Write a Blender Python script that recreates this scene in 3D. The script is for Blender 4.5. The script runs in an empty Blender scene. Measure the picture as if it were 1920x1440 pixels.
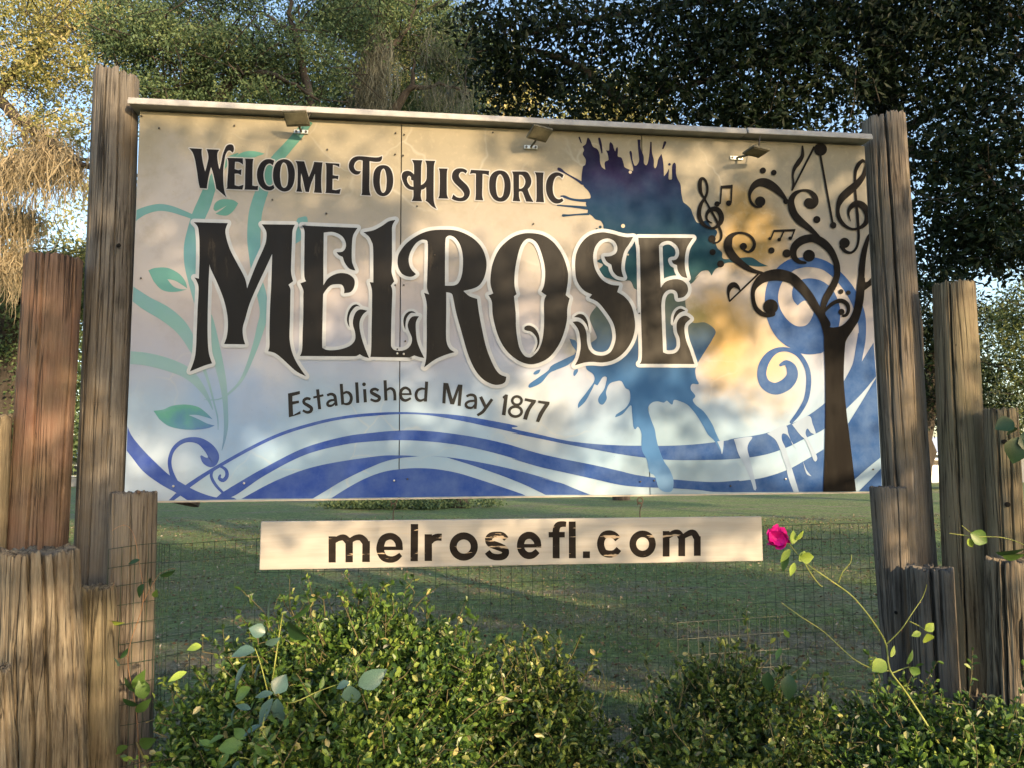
import bpy, math, random
import numpy as np
from mathutils import Vector, Matrix
from mathutils.geometry import tessellate_polygon

# ------------------------------------------------------------------ camera, sky, sun, exposure
SC = bpy.context.scene
COL = SC.collection
F, IW, IH = 1450.0, 1920.0, 1440.0
PITCH, ROLL = 0.0955, -0.0068
EYE = Vector((0, 0, 1.6))
_fw = Vector((0, math.cos(PITCH), math.sin(PITCH)))
_up = Vector((0, -math.sin(PITCH), math.cos(PITCH)))
_rt = Vector((1, 0, 0))
RT = _rt * math.cos(ROLL) + _up * math.sin(ROLL)
UP = -_rt * math.sin(ROLL) + _up * math.cos(ROLL)
FW = _fw
cam_d = bpy.data.cameras.new('camera')
cam_d.sensor_width = 36.0
cam_d.lens = 36.0 * F / IW
cam_d.clip_start, cam_d.clip_end = 0.05, 2000
cam = bpy.data.objects.new('camera', cam_d)
M = Matrix.Identity(4)
for i in range(3):
    M[i][0], M[i][1], M[i][2], M[i][3] = RT[i], UP[i], -FW[i], EYE[i]
cam.matrix_world = M
COL.objects.link(cam)
SC.camera = cam

SUN_AZ, SUN_EL = math.radians(35), math.radians(15)      # azimuth to the right of straight behind the viewer
S_H = Vector((math.sin(SUN_AZ), -math.cos(SUN_AZ), 0))   # horizontal direction towards the sun
S_N = Vector((math.cos(SUN_AZ), math.sin(SUN_AZ), 0))    # across the sun
SUN_DIR = S_H * math.cos(SUN_EL) + Vector((0, 0, math.sin(SUN_EL)))
world = bpy.data.worlds.new('World')
SC.world = world
world.use_nodes = True
wn = world.node_tree
sky = wn.nodes.new('ShaderNodeTexSky')
sky.sky_type = 'NISHITA'
sky.sun_disc = False
sky.sun_elevation = SUN_EL
sky.sun_rotation = math.atan2(SUN_DIR.x, SUN_DIR.y)
sky.air_density, sky.dust_density, sky.ozone_density = 1.0, 1.2, 1.0
bg = wn.nodes['Background']
bg.inputs['Strength'].default_value = 0.15
wn.links.new(sky.outputs[0], bg.inputs[0])
sun_d = bpy.data.lights.new('sun', 'SUN')
sun_d.energy = 3.3
sun_d.angle = math.radians(0.55)
sun_d.color = (1.0, 0.74, 0.44)
sun = bpy.data.objects.new('sun', sun_d)
sun.rotation_euler = SUN_DIR.to_track_quat('Z', 'Y').to_euler()
sun.location = (0, 0, 30)
COL.objects.link(sun)
SC.view_settings.view_transform = 'Standard'
SC.view_settings.look = 'None'
SC.view_settings.gamma = 1.0
SC.view_settings.exposure = 1.45
SC.cycles.use_denoising = True
SC.cycles.max_bounces = 6
SC.cycles.transparent_max_bounces = 4

rng = np.random.default_rng(7)
random.seed(7)


def ray(px, py):
    a, b = (px - IW / 2) / F, (py - IH / 2) / F
    return FW + RT * a - UP * b


def W3(px, py, Y):
    d = ray(px, py)
    return EYE + d * (Y / d.y)


# ------------------------------------------------------------------ helpers
def tag(o, label=None, cat=None, group=None, kind=None):
    if label: o['label'] = label
    if cat: o['category'] = cat
    if group: o['group'] = group
    if kind: o['kind'] = kind
    return o


def empty(name, loc=(0, 0, 0), rz=0.0):
    o = bpy.data.objects.new(name, None)
    o.location = loc
    o.rotation_euler = (0, 0, rz)
    o.empty_display_size = 0.1
    COL.objects.link(o)
    return o


def link(name, me, mat=None, parent=None):
    o = bpy.data.objects.new(name, me)
    COL.objects.link(o)
    if mat is not None and not me.materials:
        me.materials.append(mat)
    if parent is not None:
        o.parent = parent
    return o


def mesh_np(name, V, Fc, mat=None, parent=None, var=None, smooth=False):
    """V (n,3); Fc (m,k) uniform faces; var: value per face"""
    V = np.ascontiguousarray(V, dtype=np.float32)
    Fc = np.ascontiguousarray(Fc, dtype=np.int32)
    me = bpy.data.meshes.new(name)
    m, k = Fc.shape
    me.vertices.add(len(V))
    me.vertices.foreach_set('co', V.ravel())
    me.loops.add(m * k)
    me.loops.foreach_set('vertex_index', Fc.ravel())
    me.polygons.add(m)
    me.polygons.foreach_set('loop_start', np.arange(0, m * k, k, dtype=np.int32))
    me.polygons.foreach_set('use_smooth', np.full(m, smooth, dtype=bool))
    me.update(calc_edges=True)
    if var is not None:
        at = me.attributes.new('var', 'FLOAT', 'FACE')
        at.data.foreach_set('value', np.asarray(var, dtype=np.float32))
    return link(name, me, mat, parent)


def mesh_py(name, V, Fc, mat=None, parent=None, smooth=False):
    me = bpy.data.meshes.new(name)
    me.from_pydata([tuple(v) for v in V], [], [tuple(f) for f in Fc])
    if smooth:
        for p in me.polygons: p.use_smooth = True
    me.update()
    return link(name, me, mat, parent)


def box_vf(x0, x1, y0, y1, z0, z1):
    V = [(x0, y0, z0), (x1, y0, z0), (x1, y1, z0), (x0, y1, z0), (x0, y0, z1), (x1, y0, z1), (x1, y1, z1), (x0, y1, z1)]
    Fc = [(0, 3, 2, 1), (4, 5, 6, 7), (0, 1, 5, 4), (1, 2, 6, 5), (2, 3, 7, 6), (3, 0, 4, 7)]
    return V, Fc


def bevel(o, w=0.004, seg=2):
    md = o.modifiers.new('bevel', 'BEVEL')
    md.width, md.segments, md.limit_method = w, seg, 'ANGLE'
    return o


def box(name, x0, x1, y0, y1, z0, z1, mat, parent=None, bev=0.0):
    o = mesh_py(name, *box_vf(x0, x1, y0, y1, z0, z1), mat, parent)
    return bevel(o, bev) if bev else o


def tube_vf(pts, radii, n=8, cap=True):
    pts = np.asarray([tuple(p) for p in pts], float)
    radii = np.broadcast_to(np.asarray(radii, float), (len(pts),))
    T = np.gradient(pts, axis=0)
    T /= np.linalg.norm(T, axis=1)[:, None] + 1e-12
    ref = np.array([0, 0, 1.0]) if abs(T[0][2]) < 0.9 else np.array([1.0, 0, 0])
    V = []
    u = np.cross(T[0], ref); u /= np.linalg.norm(u)
    for p, t, r in zip(pts, T, radii):
        u = u - t * np.dot(u, t); u /= np.linalg.norm(u) + 1e-12
        w = np.cross(t, u)
        for k in range(n):
            a = 2 * math.pi * k / n
            V.append(p + r * (math.cos(a) * u + math.sin(a) * w))
    Fc = []
    for i in range(len(pts) - 1):
        for k in range(n):
            k2 = (k + 1) % n
            Fc.append((i * n + k, i * n + k2, (i + 1) * n + k2, (i + 1) * n + k))
    return np.array(V), np.array(Fc)


def tubes(name, lines, mat, parent=None, n=6, smooth=True):
    VV, FF, off = [], [], 0
    for pts, rad in lines:
        V, Fc = tube_vf(pts, rad, n)
        VV.append(V); FF.append(Fc + off); off += len(V)
    return mesh_np(name, np.concatenate(VV), np.concatenate(FF), mat, parent, smooth=smooth)


def srgb(r, g, b):
    f = lambda c: ((c / 255 + 0.055) / 1.055) ** 2.4 if c > 10 else c / 255 / 12.92
    return (f(r), f(g), f(b))


PG = 0.67


def paint(r, g, b):
    return tuple(min(0.88, c * PG * w) for c, w in zip(srgb(r, g, b), (0.93, 1.0, 1.12))) + (1,)


# ------------------------------------------------------------------ material kit
class NT:
    def __init__(self, name):
        self.m = bpy.data.materials.new(name)
        self.m.use_nodes = True
        self.t = self.m.node_tree
        self.b = self.t.nodes['Principled BSDF']
        self.b.inputs['Specular IOR Level'].default_value = 0.3

    def n(self, ty, **kw):
        nd = self.t.nodes.new('ShaderNode' + ty)
        for k, v in kw.items():
            if k.startswith('i_'):
                key = k[2:]
                key = int(key) if key.isdigit() else key.replace('_', ' ')
                if hasattr(v, 'is_output') or isinstance(v, bpy.types.NodeSocket):
                    self.t.links.new(v, nd.inputs[key])
                else:
                    nd.inputs[key].default_value = v
            else:
                setattr(nd, k, v)
        return nd

    def l(self, a, b):
        self.t.links.new(a, b)

    def coord(self, kind='Object', scale=None):
        c = self.n('TexCoord').outputs[kind]
        if scale:
            mp = self.n('Mapping'); mp.inputs['Scale'].default_value = scale
            self.l(c, mp.inputs['Vector']); c = mp.outputs[0]
        return c

    def noise(self, vec, scale, detail=4, rough=0.55, out=0, dist=0.0):
        nd = self.n('TexNoise', i_Vector=vec, i_Scale=scale, i_Detail=detail, i_Roughness=rough, i_Distortion=dist)
        return nd.outputs[out]

    def ramp(self, fac, stops, interp='LINEAR'):
        nd = self.n('ValToRGB')
        nd.color_ramp.interpolation = interp
        e = nd.color_ramp.elements
        while len(e) > 1: e.remove(e[-1])
        for i, (p, c) in enumerate(stops):
            el = e[0] if i == 0 else e.new(p)
            el.position = p
            c = (c, c, c, 1) if isinstance(c, (int, float)) else c
            el.color = tuple(c) if len(c) == 4 else tuple(c) + (1,)
        self.l(fac, nd.inputs[0])
        return nd.outputs[0]

    def mix(self, fac, a, b, mode='MIX'):
        nd = self.n('Mix', data_type='RGBA', blend_type=mode)
        for s, v in ((nd.inputs[0], fac), (nd.inputs[6], a), (nd.inputs[7], b)):
            if isinstance(v, bpy.types.NodeSocket): self.l(v, s)
            else: s.default_value = v if isinstance(v, (int, float)) else (tuple(v) if len(v) == 4 else tuple(v) + (1,))
        return nd.outputs[2]

    def math(self, op, a, b=0.0, clamp=False):
        nd = self.n('Math', operation=op, use_clamp=clamp)
        for s, v in ((nd.inputs[0], a), (nd.inputs[1], b)):
            if isinstance(v, bpy.types.NodeSocket): self.l(v, s)
            else: s.default_value = v
        return nd.outputs[0]

    def base(self, c):
        if isinstance(c, bpy.types.NodeSocket): self.l(c, self.b.inputs['Base Color'])
        else: self.b.inputs['Base Color'].default_value = tuple(c) if len(c) == 4 else tuple(c) + (1,)

    def rough(self, r):
        if isinstance(r, bpy.types.NodeSocket): self.l(r, self.b.inputs['Roughness'])
        else: self.b.inputs['Roughness'].default_value = r

    def bump(self, h, strength=0.5, dist=0.01):
        nd = self.n('Bump', i_Height=h, i_Strength=strength, i_Distance=dist)
        self.l(nd.outputs[0], self.b.inputs['Normal'])


def flat_mat(name, col, rough=0.6, metal=0.0, mottle=0.12, scale=20):
    k = NT(name)
    c = k.coord()
    f = k.noise(c, scale, 5)
    lo = tuple(x * (1 - mottle) for x in col[:3])
    hi = tuple(min(1, x * (1 + mottle)) for x in col[:3])
    k.base(k.ramp(f, [(0.3, lo), (0.7, hi)]))
    k.rough(rough)
    k.b.inputs['Metallic'].default_value = metal
    k.bump(f, 0.15, 0.002)
    return k.m


def leaf_mat(name, stops, rough=0.5, trans=0.3, spec=0.3):
    k = NT(name)
    at = k.n('Attribute', attribute_name='var')
    col = k.ramp(at.outputs['Fac'], stops)
    k.base(col)
    k.rough(rough)
    k.b.inputs['Specular IOR Level'].default_value = spec
    tr = k.n('BsdfTranslucent')
    k.l(col, tr.inputs['Color'])
    ms = k.n('MixShader', i_Fac=trans)
    out = k.t.nodes['Material Output']
    k.l(k.b.outputs[0], ms.inputs[1]); k.l(tr.outputs[0], ms.inputs[2])
    k.l(ms.outputs[0], out.inputs['Surface'])
    return k.m


def bark_mat(name, a, b, scale=6):
    k = NT(name)
    c = k.coord('Object', (1, 1, 0.25))
    f = k.noise(c, scale, 8, 0.65)
    k.base(k.ramp(f, [(0.3, a), (0.7, b)]))
    k.rough(0.95)
    k.bump(f, 0.8, 0.03)
    return k.m


def wood_mat(name, dark, mid, pale, stain=None, green=0.0, g=0.53):
    """weathered round log: grain runs along local z"""
    k = NT(name)
    dark, mid, pale = (tuple(x * q for x in c) for c, q in ((dark, g * 0.75), (mid, g), (pale, g * 1.05)))
    if stain: stain = tuple(x * g for x in stain)
    oc = k.coord()
    fine = k.noise(k.coord('Object', (1, 1, 0.022)), 150, 5, 0.7)
    med = k.noise(k.coord('Object', (1, 1, 0.07)), 34, 5, 0.65)
    big = k.noise(k.coord('Object', (1, 1, 0.5)), 5.5, 5, 0.65)
    f = k.math('ADD', k.math('MULTIPLY', fine, 0.38), k.math('ADD', k.math('MULTIPLY', med, 0.22), k.math('MULTIPLY', big, 0.40)))
    col = k.ramp(f, [(0.37, dark), (0.45, mid), (0.56, pale)])
    if stain:
        col = k.mix(k.ramp(big, [(0.48, 0.0), (0.66, 0.7)]), col, stain)
    if green:
        gm = k.ramp(k.noise(oc, 2.2, 3), [(0.5, 0.0), (0.75, green)])
        col = k.mix(gm, col, (0.06, 0.075, 0.03))

    def lines(sc, zs, w, keep):
        n_ = k.noise(k.coord('Object', (1, 1, zs)), sc, 2, 0.5)
        a_ = k.math('ABSOLUTE', k.math('SUBTRACT', n_, 0.5))
        msk = k.ramp(k.noise(k.coord('Object', (1, 1, 0.3)), 7, 3), [(keep, 0.0), (keep + 0.08, 1.0)])
        return k.math('MULTIPLY', k.ramp(a_, [(0.0, 1.0), (w, 0.0)]), msk)
    ln = k.math('MAXIMUM', lines(14, 0.016, 0.015, 0.36), lines(34, 0.018, 0.030, 0.46))
    col = k.mix(k.math('MULTIPLY', ln, 0.85), col, tuple(x * 0.3 for x in dark))
    spots = k.ramp(k.noise(k.coord('Object', (1, 1, 0.45)), 30, 2), [(0.20, 0.9), (0.25, 0.0)])
    col = k.mix(spots, col, tuple(x * 0.35 for x in dark))
    dust = k.ramp(k.noise(k.coord('Object', (1, 1, 0.12)), 60, 4, 0.7), [(0.58, 0.0), (0.72, 0.5)])
    col = k.mix(dust, col, tuple(min(1, x * 1.25) for x in pale))
    k.base(col)
    k.rough(0.88)
    h = k.math('SUBTRACT', k.math('ADD', f, k.math('MULTIPLY', med, 0.4)), k.math('MULTIPLY', ln, 0.7))
    k.bump(h, 0.7, 0.008)
    return k.m


# ------------------------------------------------------------------ ground
kg = NT('lawn_soil')
gc = kg.coord()
n_big = kg.noise(gc, 0.35, 4, 0.6)
n_mid = kg.noise(gc, 2.5, 5, 0.65)
n_fin = kg.noise(gc, 15, 9, 0.78)
n_spk = kg.noise(gc, 34, 4, 0.7)
gr = kg.ramp(n_fin, [(0.34, (0.03, 0.048, 0.012)), (0.5, (0.125, 0.185, 0.048)), (0.66, (0.27, 0.33, 0.11))])
br = kg.ramp(n_fin, [(0.32, (0.05, 0.04, 0.026)), (0.5, (0.16, 0.125, 0.085)), (0.68, (0.36, 0.31, 0.24))])
fm = kg.ramp(kg.math('ADD', kg.math('MULTIPLY', n_big, 0.6), kg.math('MULTIPLY', n_mid, 0.4)), [(0.50, 0.0), (0.66, 0.85)])
n_pat = kg.noise(kg.coord('Object', (0.35, 1.0, 1.0)), 0.8, 5, 0.7)
gy_ = kg.n('SeparateXYZ'); kg.l(gc, gy_.inputs[0])
near = kg.ramp(kg.math('DIVIDE', gy_.outputs['Y'], 20.0), [(0.25, 0.10), (0.55, 0.0)])
fm = kg.math('MAXIMUM', fm, kg.ramp(kg.math('ADD', n_pat, near), [(0.53, 0.0), (0.65, 0.8)]))
gr = kg.mix(kg.ramp(kg.noise(gc, 7.0, 5, 0.7), [(0.4, 0.0), (0.65, 0.6)]), gr, (0.045, 0.06, 0.02))
gcol = kg.mix(fm, gr, br)
gcol = kg.mix(kg.ramp(n_spk, [(0.62, 0.0), (0.70, 0.7)]), gcol, (0.30, 0.27, 0.20))
gcol = kg.mix(kg.ramp(kg.noise(gc, 26, 4, 0.7), [(0.62, 0.0), (0.70, 0.75)]), gcol, (0.035, 0.03, 0.02))
kg.base(gcol); kg.rough(0.95)
kg.bump(kg.math('ADD', n_fin, n_mid), 0.8, 0.04)
gx = np.concatenate([np.linspace(-300, -30, 10), np.linspace(-25, 25, 90), np.linspace(30, 300, 10)])
gy = np.concatenate([np.linspace(-120, -10, 8), np.linspace(-5, 45, 100), np.linspace(55, 500, 12)])
GX, GY = np.meshgrid(gx, gy)
def gh(x, y):
    return 0.02 * np.sin(x * 1.3) * np.cos(y * 0.9) + 0.015 * np.sin(x * 3.1 + y * 2.3) - 0.03


GZ = gh(GX, GY)
nx_, ny_ = len(gx), len(gy)
idx = np.arange(nx_ * ny_).reshape(ny_, nx_)
GF = np.stack([idx[:-1, :-1], idx[:-1, 1:], idx[1:, 1:], idx[1:, :-1]], -1).reshape(-1, 4)
ground = mesh_np('ground', np.stack([GX, GY, GZ], -1).reshape(-1, 3), GF, kg.m, smooth=True)
tag(ground, 'patchy green lawn with bare brown soil and leaf litter', 'lawn', kind='structure')


# ------------------------------------------------------------------ leaves in bulk
def unit(v):
    return v / (np.linalg.norm(v, axis=-1, keepdims=True) + 1e-9)


def leaf_mesh(name, P, D, L, wr, mat, parent, var=None, fold=0.25, up_bias=0.6, rounded=False):
    """P base points, D directions, L lengths, wr width ratio: each leaf two triangles folded at the midrib"""
    n = len(P)
    D = unit(D)
    R = rng.normal(size=(n, 3)); R[:, 2] += up_bias
    S = unit(np.cross(D, R))
    N = unit(np.cross(S, D))
    L = np.broadcast_to(L, (n,))[:, None]
    base, tip = P, P + D * L
    mid = P + D * L * 0.5
    w = L * wr * 0.5
    if rounded:
        droop = N * L * 0.06
        q = [base, P + D * L * 0.30 + S * w * 0.85 + N * w * fold, P + D * L * 0.68 + S * w + N * w * fold - droop * 0.5, tip - droop * 1.5,
             P + D * L * 0.68 - S * w + N * w * fold - droop * 0.5, P + D * L * 0.30 - S * w * 0.85 + N * w * fold]
        V = np.stack(q, 1).reshape(-1, 3)
        i = np.arange(n)[:, None] * 6
        Fc = np.concatenate([i + np.array([[0, 3, 2, 1]]), i + np.array([[0, 5, 4, 3]])], 1).reshape(-1, 4)
        if var is None: var = rng.random(n)
        return mesh_np(name, V, Fc, mat, parent, var=np.repeat(var, 2))
    a = mid + S * w + N * w * fold
    b = mid - S * w + N * w * fold
    V = np.stack([base, a, tip, b], 1).reshape(-1, 3)
    i = np.arange(n)[:, None] * 4
    Fc = np.concatenate([i + np.array([[0, 2, 1]]), i + np.array([[0, 3, 2]])], 1).reshape(-1, 3)
    if var is None: var = rng.random(n)
    return mesh_np(name, V, Fc, mat, parent, var=np.repeat(var, 2))


def in_ball(n, shell=0.0):
    d = unit(rng.normal(size=(n, 3)))
    r = (shell ** 3 + (1 - shell ** 3) * rng.random((n, 1))) ** (1 / 3)
    return d * r


def clumps(ells, n, sub, sig, shell=0.35, w=None):
    """leaf points gathered in sprays (sub clusters) spread through ellipsoids (c, r)"""
    out, vv = [], []
    vol = np.array([np.prod(r) ** (2 / 3) for c, r in ells]) if w is None else np.array(w, float)
    vol /= vol.sum()
    for (c, r), f in zip(ells, vol):
        m = max(3, int(sub * f)); k = max(m, int(n * f))
        cen = np.array(c) + in_ball(m, shell) * np.array(r)
        wgt = rng.random(m) ** 1.5 + 0.1
        which = rng.choice(m, k, p=wgt / wgt.sum())
        axis = unit(rng.normal(size=(m, 3)) * np.array([1, 1, 0.45]))
        p = cen[which] + rng.normal(size=(k, 3)) * sig * np.array([1, 1, 0.6]) + axis[which] * rng.normal(size=(k, 1)) * sig * 1.6
        out.append(p); vv.append(0.6 * rng.random(m)[which] + 0.4 * rng.random(k))
    return np.concatenate(out), np.concatenate(vv)


def strands(name, anchors, lens, width, mat, parent, nseg=6):
    anchors = np.repeat(anchors, 3, axis=0) + rng.normal(size=(len(anchors) * 3, 3)) * 0.05
    lens = np.repeat(lens, 3) * (0.4 + 0.7 * rng.random(len(anchors)))
    width = width * 0.45
    """hanging moss: tapered wavering ribbons"""
    n = len(anchors)
    V = np.zeros((n, nseg + 1, 2, 3))
    ang = rng.random(n) * math.pi
    side = np.stack([np.cos(ang), np.sin(ang), np.zeros(n)], 1)
    off = np.zeros((n, 3))
    wid = width * (0.5 + rng.random(n))
    for s in range(nseg + 1):
        t = s / nseg
        off = off + rng.normal(size=(n, 3)) * np.array([0.045, 0.045, 0.0]) * (s > 0)
        c = anchors + off - np.array([0, 0, 1.0]) * (lens * t)[:, None]
        w = (wid * (1 - t) ** 0.6 * (0.5 + 0.5 * min(1, t * 4)))[:, None] * side
        V[:, s, 0] = c - w; V[:, s, 1] = c + w
    V = V.reshape(-1, 3)
    i = (np.arange(n) * (nseg + 1) * 2)[:, None, None]
    s = (np.arange(nseg) * 2)[None, :, None]
    Fc = (i + s + np.array([0, 1, 3, 2])[None, None, :]).reshape(-1, 4)
    return mesh_np(name, V, Fc, mat, parent, var=np.repeat(rng.random(n), nseg))


# ------------------------------------------------------------------ the sign: frame of the painted face
SW, SH = 3.66, 1.8237
YAW = 0.1288
S0 = Vector((0.0692 - SW / 2 * math.cos(YAW), 3.7406 - SW / 2 * math.sin(YAW), EYE.z - 0.1828))   # lower left corner of the face
S_U = Vector((math.cos(YAW), math.sin(YAW), 0))
S_IN = Vector((-math.sin(YAW), math.cos(YAW), 0))
sign = empty('welcome_sign', S0, YAW)
tag(sign, 'large painted welcome sign board with swirling artwork between two tall log posts', 'sign')


def on_sign(px, py):
    d = ray(px, py)
    t = (S0 - EYE).dot(S_IN) / d.dot(S_IN)
    q = EYE + d * t - S0
    return q.dot(S_U), q.z


ZM_ = {'A': (340, 260, 8), 'B': (560, 260, 8), 'C': (740, 260, 8), 'D': (900, 260, 8), 'E': (520, 690, 6.857), 'F': (780, 690, 6.857),
       'G': (600, 960, 5.333), 'H': (960, 960, 5.0526), 'M': (340, 400, 4.5), 'N': (540, 400, 4.5), 'R': (720, 410, 4.5),
       'O': (900, 410, 4.8), 'S': (1050, 420, 4.964), 'V': (230, 220, 5.143), 'W': (230, 480, 3.79), 'X': (970, 640, 4.085),
       '1': (1040, 220, 6), '2': (1290, 260, 5.333), '3': (1340, 470, 6), '4': (1320, 620, 4.5), '5': (220, 620, 4),
       '6': (520, 680, 3.5556), '7': (960, 600, 4), '8': (1000, 420, 6), 'P': (0, 0, 1)}


def parse(s):
    """'@Z x,y[c] ...' -> list of (px, py, extra, corner)"""
    z = ZM_['P']; out = []
    for tk in s.split():
        if tk[0] == '@': z = ZM_[tk[1]]; continue
        c = tk.endswith('c'); tk = tk.rstrip('c')
        v = [float(q) for q in tk.split(',')]
        out.append((z[0] + v[0] / z[2], z[1] + v[1] / z[2], (v[2] / z[2]) if len(v) > 2 else 0.0, c))
    return out


def smooth(pts, closed, step=2.2):
    """Catmull-Rom through points, broken at corners; pts (x, y, w, corner)"""
    n = len(pts); out = []
    segs = range(n if closed else n - 1)
    g = lambda i: pts[i % n] if closed else pts[max(0, min(n - 1, i))]
    for i in segs:
        p1, p2 = g(i), g(i + 1)
        p0 = p1 if p1[3] else g(i - 1)
        p3 = p2 if p2[3] else g(i + 2)
        L = math.hypot(p2[0] - p1[0], p2[1] - p1[1])
        m = 1 if (p1[3] and p2[3]) else max(2, min(12, int(L / step)))
        for s in range(m):
            t = s / m
            q = []
            for a in range(3):
                A, B, C_, D_ = p0[a], p1[a], p2[a], p3[a]
                q.append(0.5 * (2 * B + (C_ - A) * t + (2 * A - 5 * B + 4 * C_ - D_) * t * t + (3 * B - A - 3 * C_ + D_) * t ** 3))
            out.append((q[0], q[1], max(q[2], 0.05), p1[3] and s == 0))
    if not closed: out.append((pts[-1][0], pts[-1][1], max(pts[-1][2], 0.05), True))
    return out


_off = [0.0005, 0]


def nxt():
    _off[1] += 1
    return _off[0] + (_off[1] % 9) * 0.0000022


def layer():
    _off[0] += 0.00004
    _off[1] = 0


def fill_vf(loops, mapper, off):
    """loops of px points -> flat mesh pieces on the face"""
    L3 = []
    for lp in loops:
        L3.append([Vector((*mapper(p[0], p[1]), 0)) for p in lp])
    tris = tessellate_polygon(L3)
    V = [(v.x, -off, v.y) for lp in L3 for v in lp]
    out = []
    for a, b, c in tris:
        A, B, C_ = V[a], V[b], V[c]
        cr = (B[0] - A[0]) * (C_[2] - A[2]) - (B[2] - A[2]) * (C_[0] - A[0])
        out.append((a, b, c) if cr > 0 else (a, c, b))      # face the viewer (-y)
    return V, out


def ribbon_vf(pts, mapper, off, closed=False):
    n = len(pts); V, Fc = [], []
    for i, p in enumerate(pts):
        a = pts[(i - 1) % n] if (closed or i > 0) else p
        b = pts[(i + 1) % n] if (closed or i < n - 1) else p
        dx, dy = b[0] - a[0], b[1] - a[1]
        l = math.hypot(dx, dy) or 1
        nx, ny = -dy / l * p[2], dx / l * p[2]
        for s in (1, -1):
            u, v = mapper(p[0] + s * nx, p[1] + s * ny)
            V.append((u, -off, v))
    for i in range(n if closed else n - 1):
        j = (i + 1) % n
        Fc.append((2 * i, 2 * j, 2 * j + 1, 2 * i + 1))
    a, b, c = V[Fc[0][0]], V[Fc[0][1]], V[Fc[0][2]]
    if (b[0] - a[0]) * (c[2] - a[2]) - (b[2] - a[2]) * (c[0] - a[0]) < 0:
        Fc = [f[::-1] for f in Fc]
    return V, Fc


def disc_vf(x, y, r, mapper, off, n=20, ry=None):
    V = []
    for k in range(n):
        a = 2 * math.pi * k / n
        u, v = mapper(x + r * math.cos(a), y + (ry or r) * math.sin(a))
        V.append((u, -off, v))
    Fc = [tuple(range(n))[::-1]]
    return V, Fc


def join(parts):
    V, Fc = [], []
    for v, f in parts:
        o = len(V); V += list(v); Fc += [tuple(i + o for i in t) for t in f]
    return V, Fc


def clampv(mapper):
    def f(px, py):
        u, v = mapper(px, py)
        return min(max(u, 0.003), SW - 0.003), min(max(v, 0.003), SH - 0.001)
    return f


SMAP = clampv(on_sign)


class Art:
    """one painted piece: any number of fills, strokes and dots joined as a single part"""
    def __init__(self, mapper=SMAP):
        self.p = []; self.mp = mapper; layer()

    def fill(self, s, *holes):
        self.p.append(fill_vf([smooth(parse(q), True) for q in (s,) + holes], self.mp, nxt())); return self

    def rib(self, s, cap=True):
        pts = smooth(parse(s), False)
        self.p.append(ribbon_vf(pts, self.mp, nxt()))
        if cap:
            for q in (pts[0], pts[-1]):
                if q[2] > 1.0: self.p.append(disc_vf(q[0], q[1], q[2] * 0.98, self.mp, nxt(), 14))
        return self

    def dot(self, s):
        for x, y, r, c in parse(s): self.p.append(disc_vf(x, y, r, self.mp, nxt()))
        return self

    def ring(self, s, rx, ry, hw):
        z = ZM_[s[1]]; x, y = [float(q) for q in s.split()[1].split(',')]
        pts = [(z[0] + (x + rx * math.cos(a)) / z[2], z[1] + (y + ry * math.sin(a)) / z[2], hw / z[2], False)
               for a in np.linspace(0, 2 * math.pi, 40, endpoint=False)]
        self.p.append(ribbon_vf(pts, self.mp, nxt(), True)); return self

    def outline(self, loops, hw):
        for s in loops:
            pts = [(p[0], p[1], hw, p[3]) for p in smooth(parse(s), True)]
            cs = [i for i, p in enumerate(pts) if p[3]]
            if not cs:
                self.p.append(ribbon_vf(pts, self.mp, nxt(), True)); continue
            for a, b in zip(cs, cs[1:] + [cs[0] + len(pts)]):
                seg = [pts[i % len(pts)] for i in range(a, b + 1)]
                self.p.append(ribbon_vf(seg, self.mp, nxt()))
                self.p.append(disc_vf(seg[0][0], seg[0][1], hw, self.mp, nxt(), 12))
        return self

    def build(self, name, mat, parent):
        o = mesh_py(name, *join(self.p), mat, parent)
        return o


def VY(py, x=1150):
    """height on the face (0..1) of a photo row near the middle of the board"""
    return on_sign(x, py)[1] / SH


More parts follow.
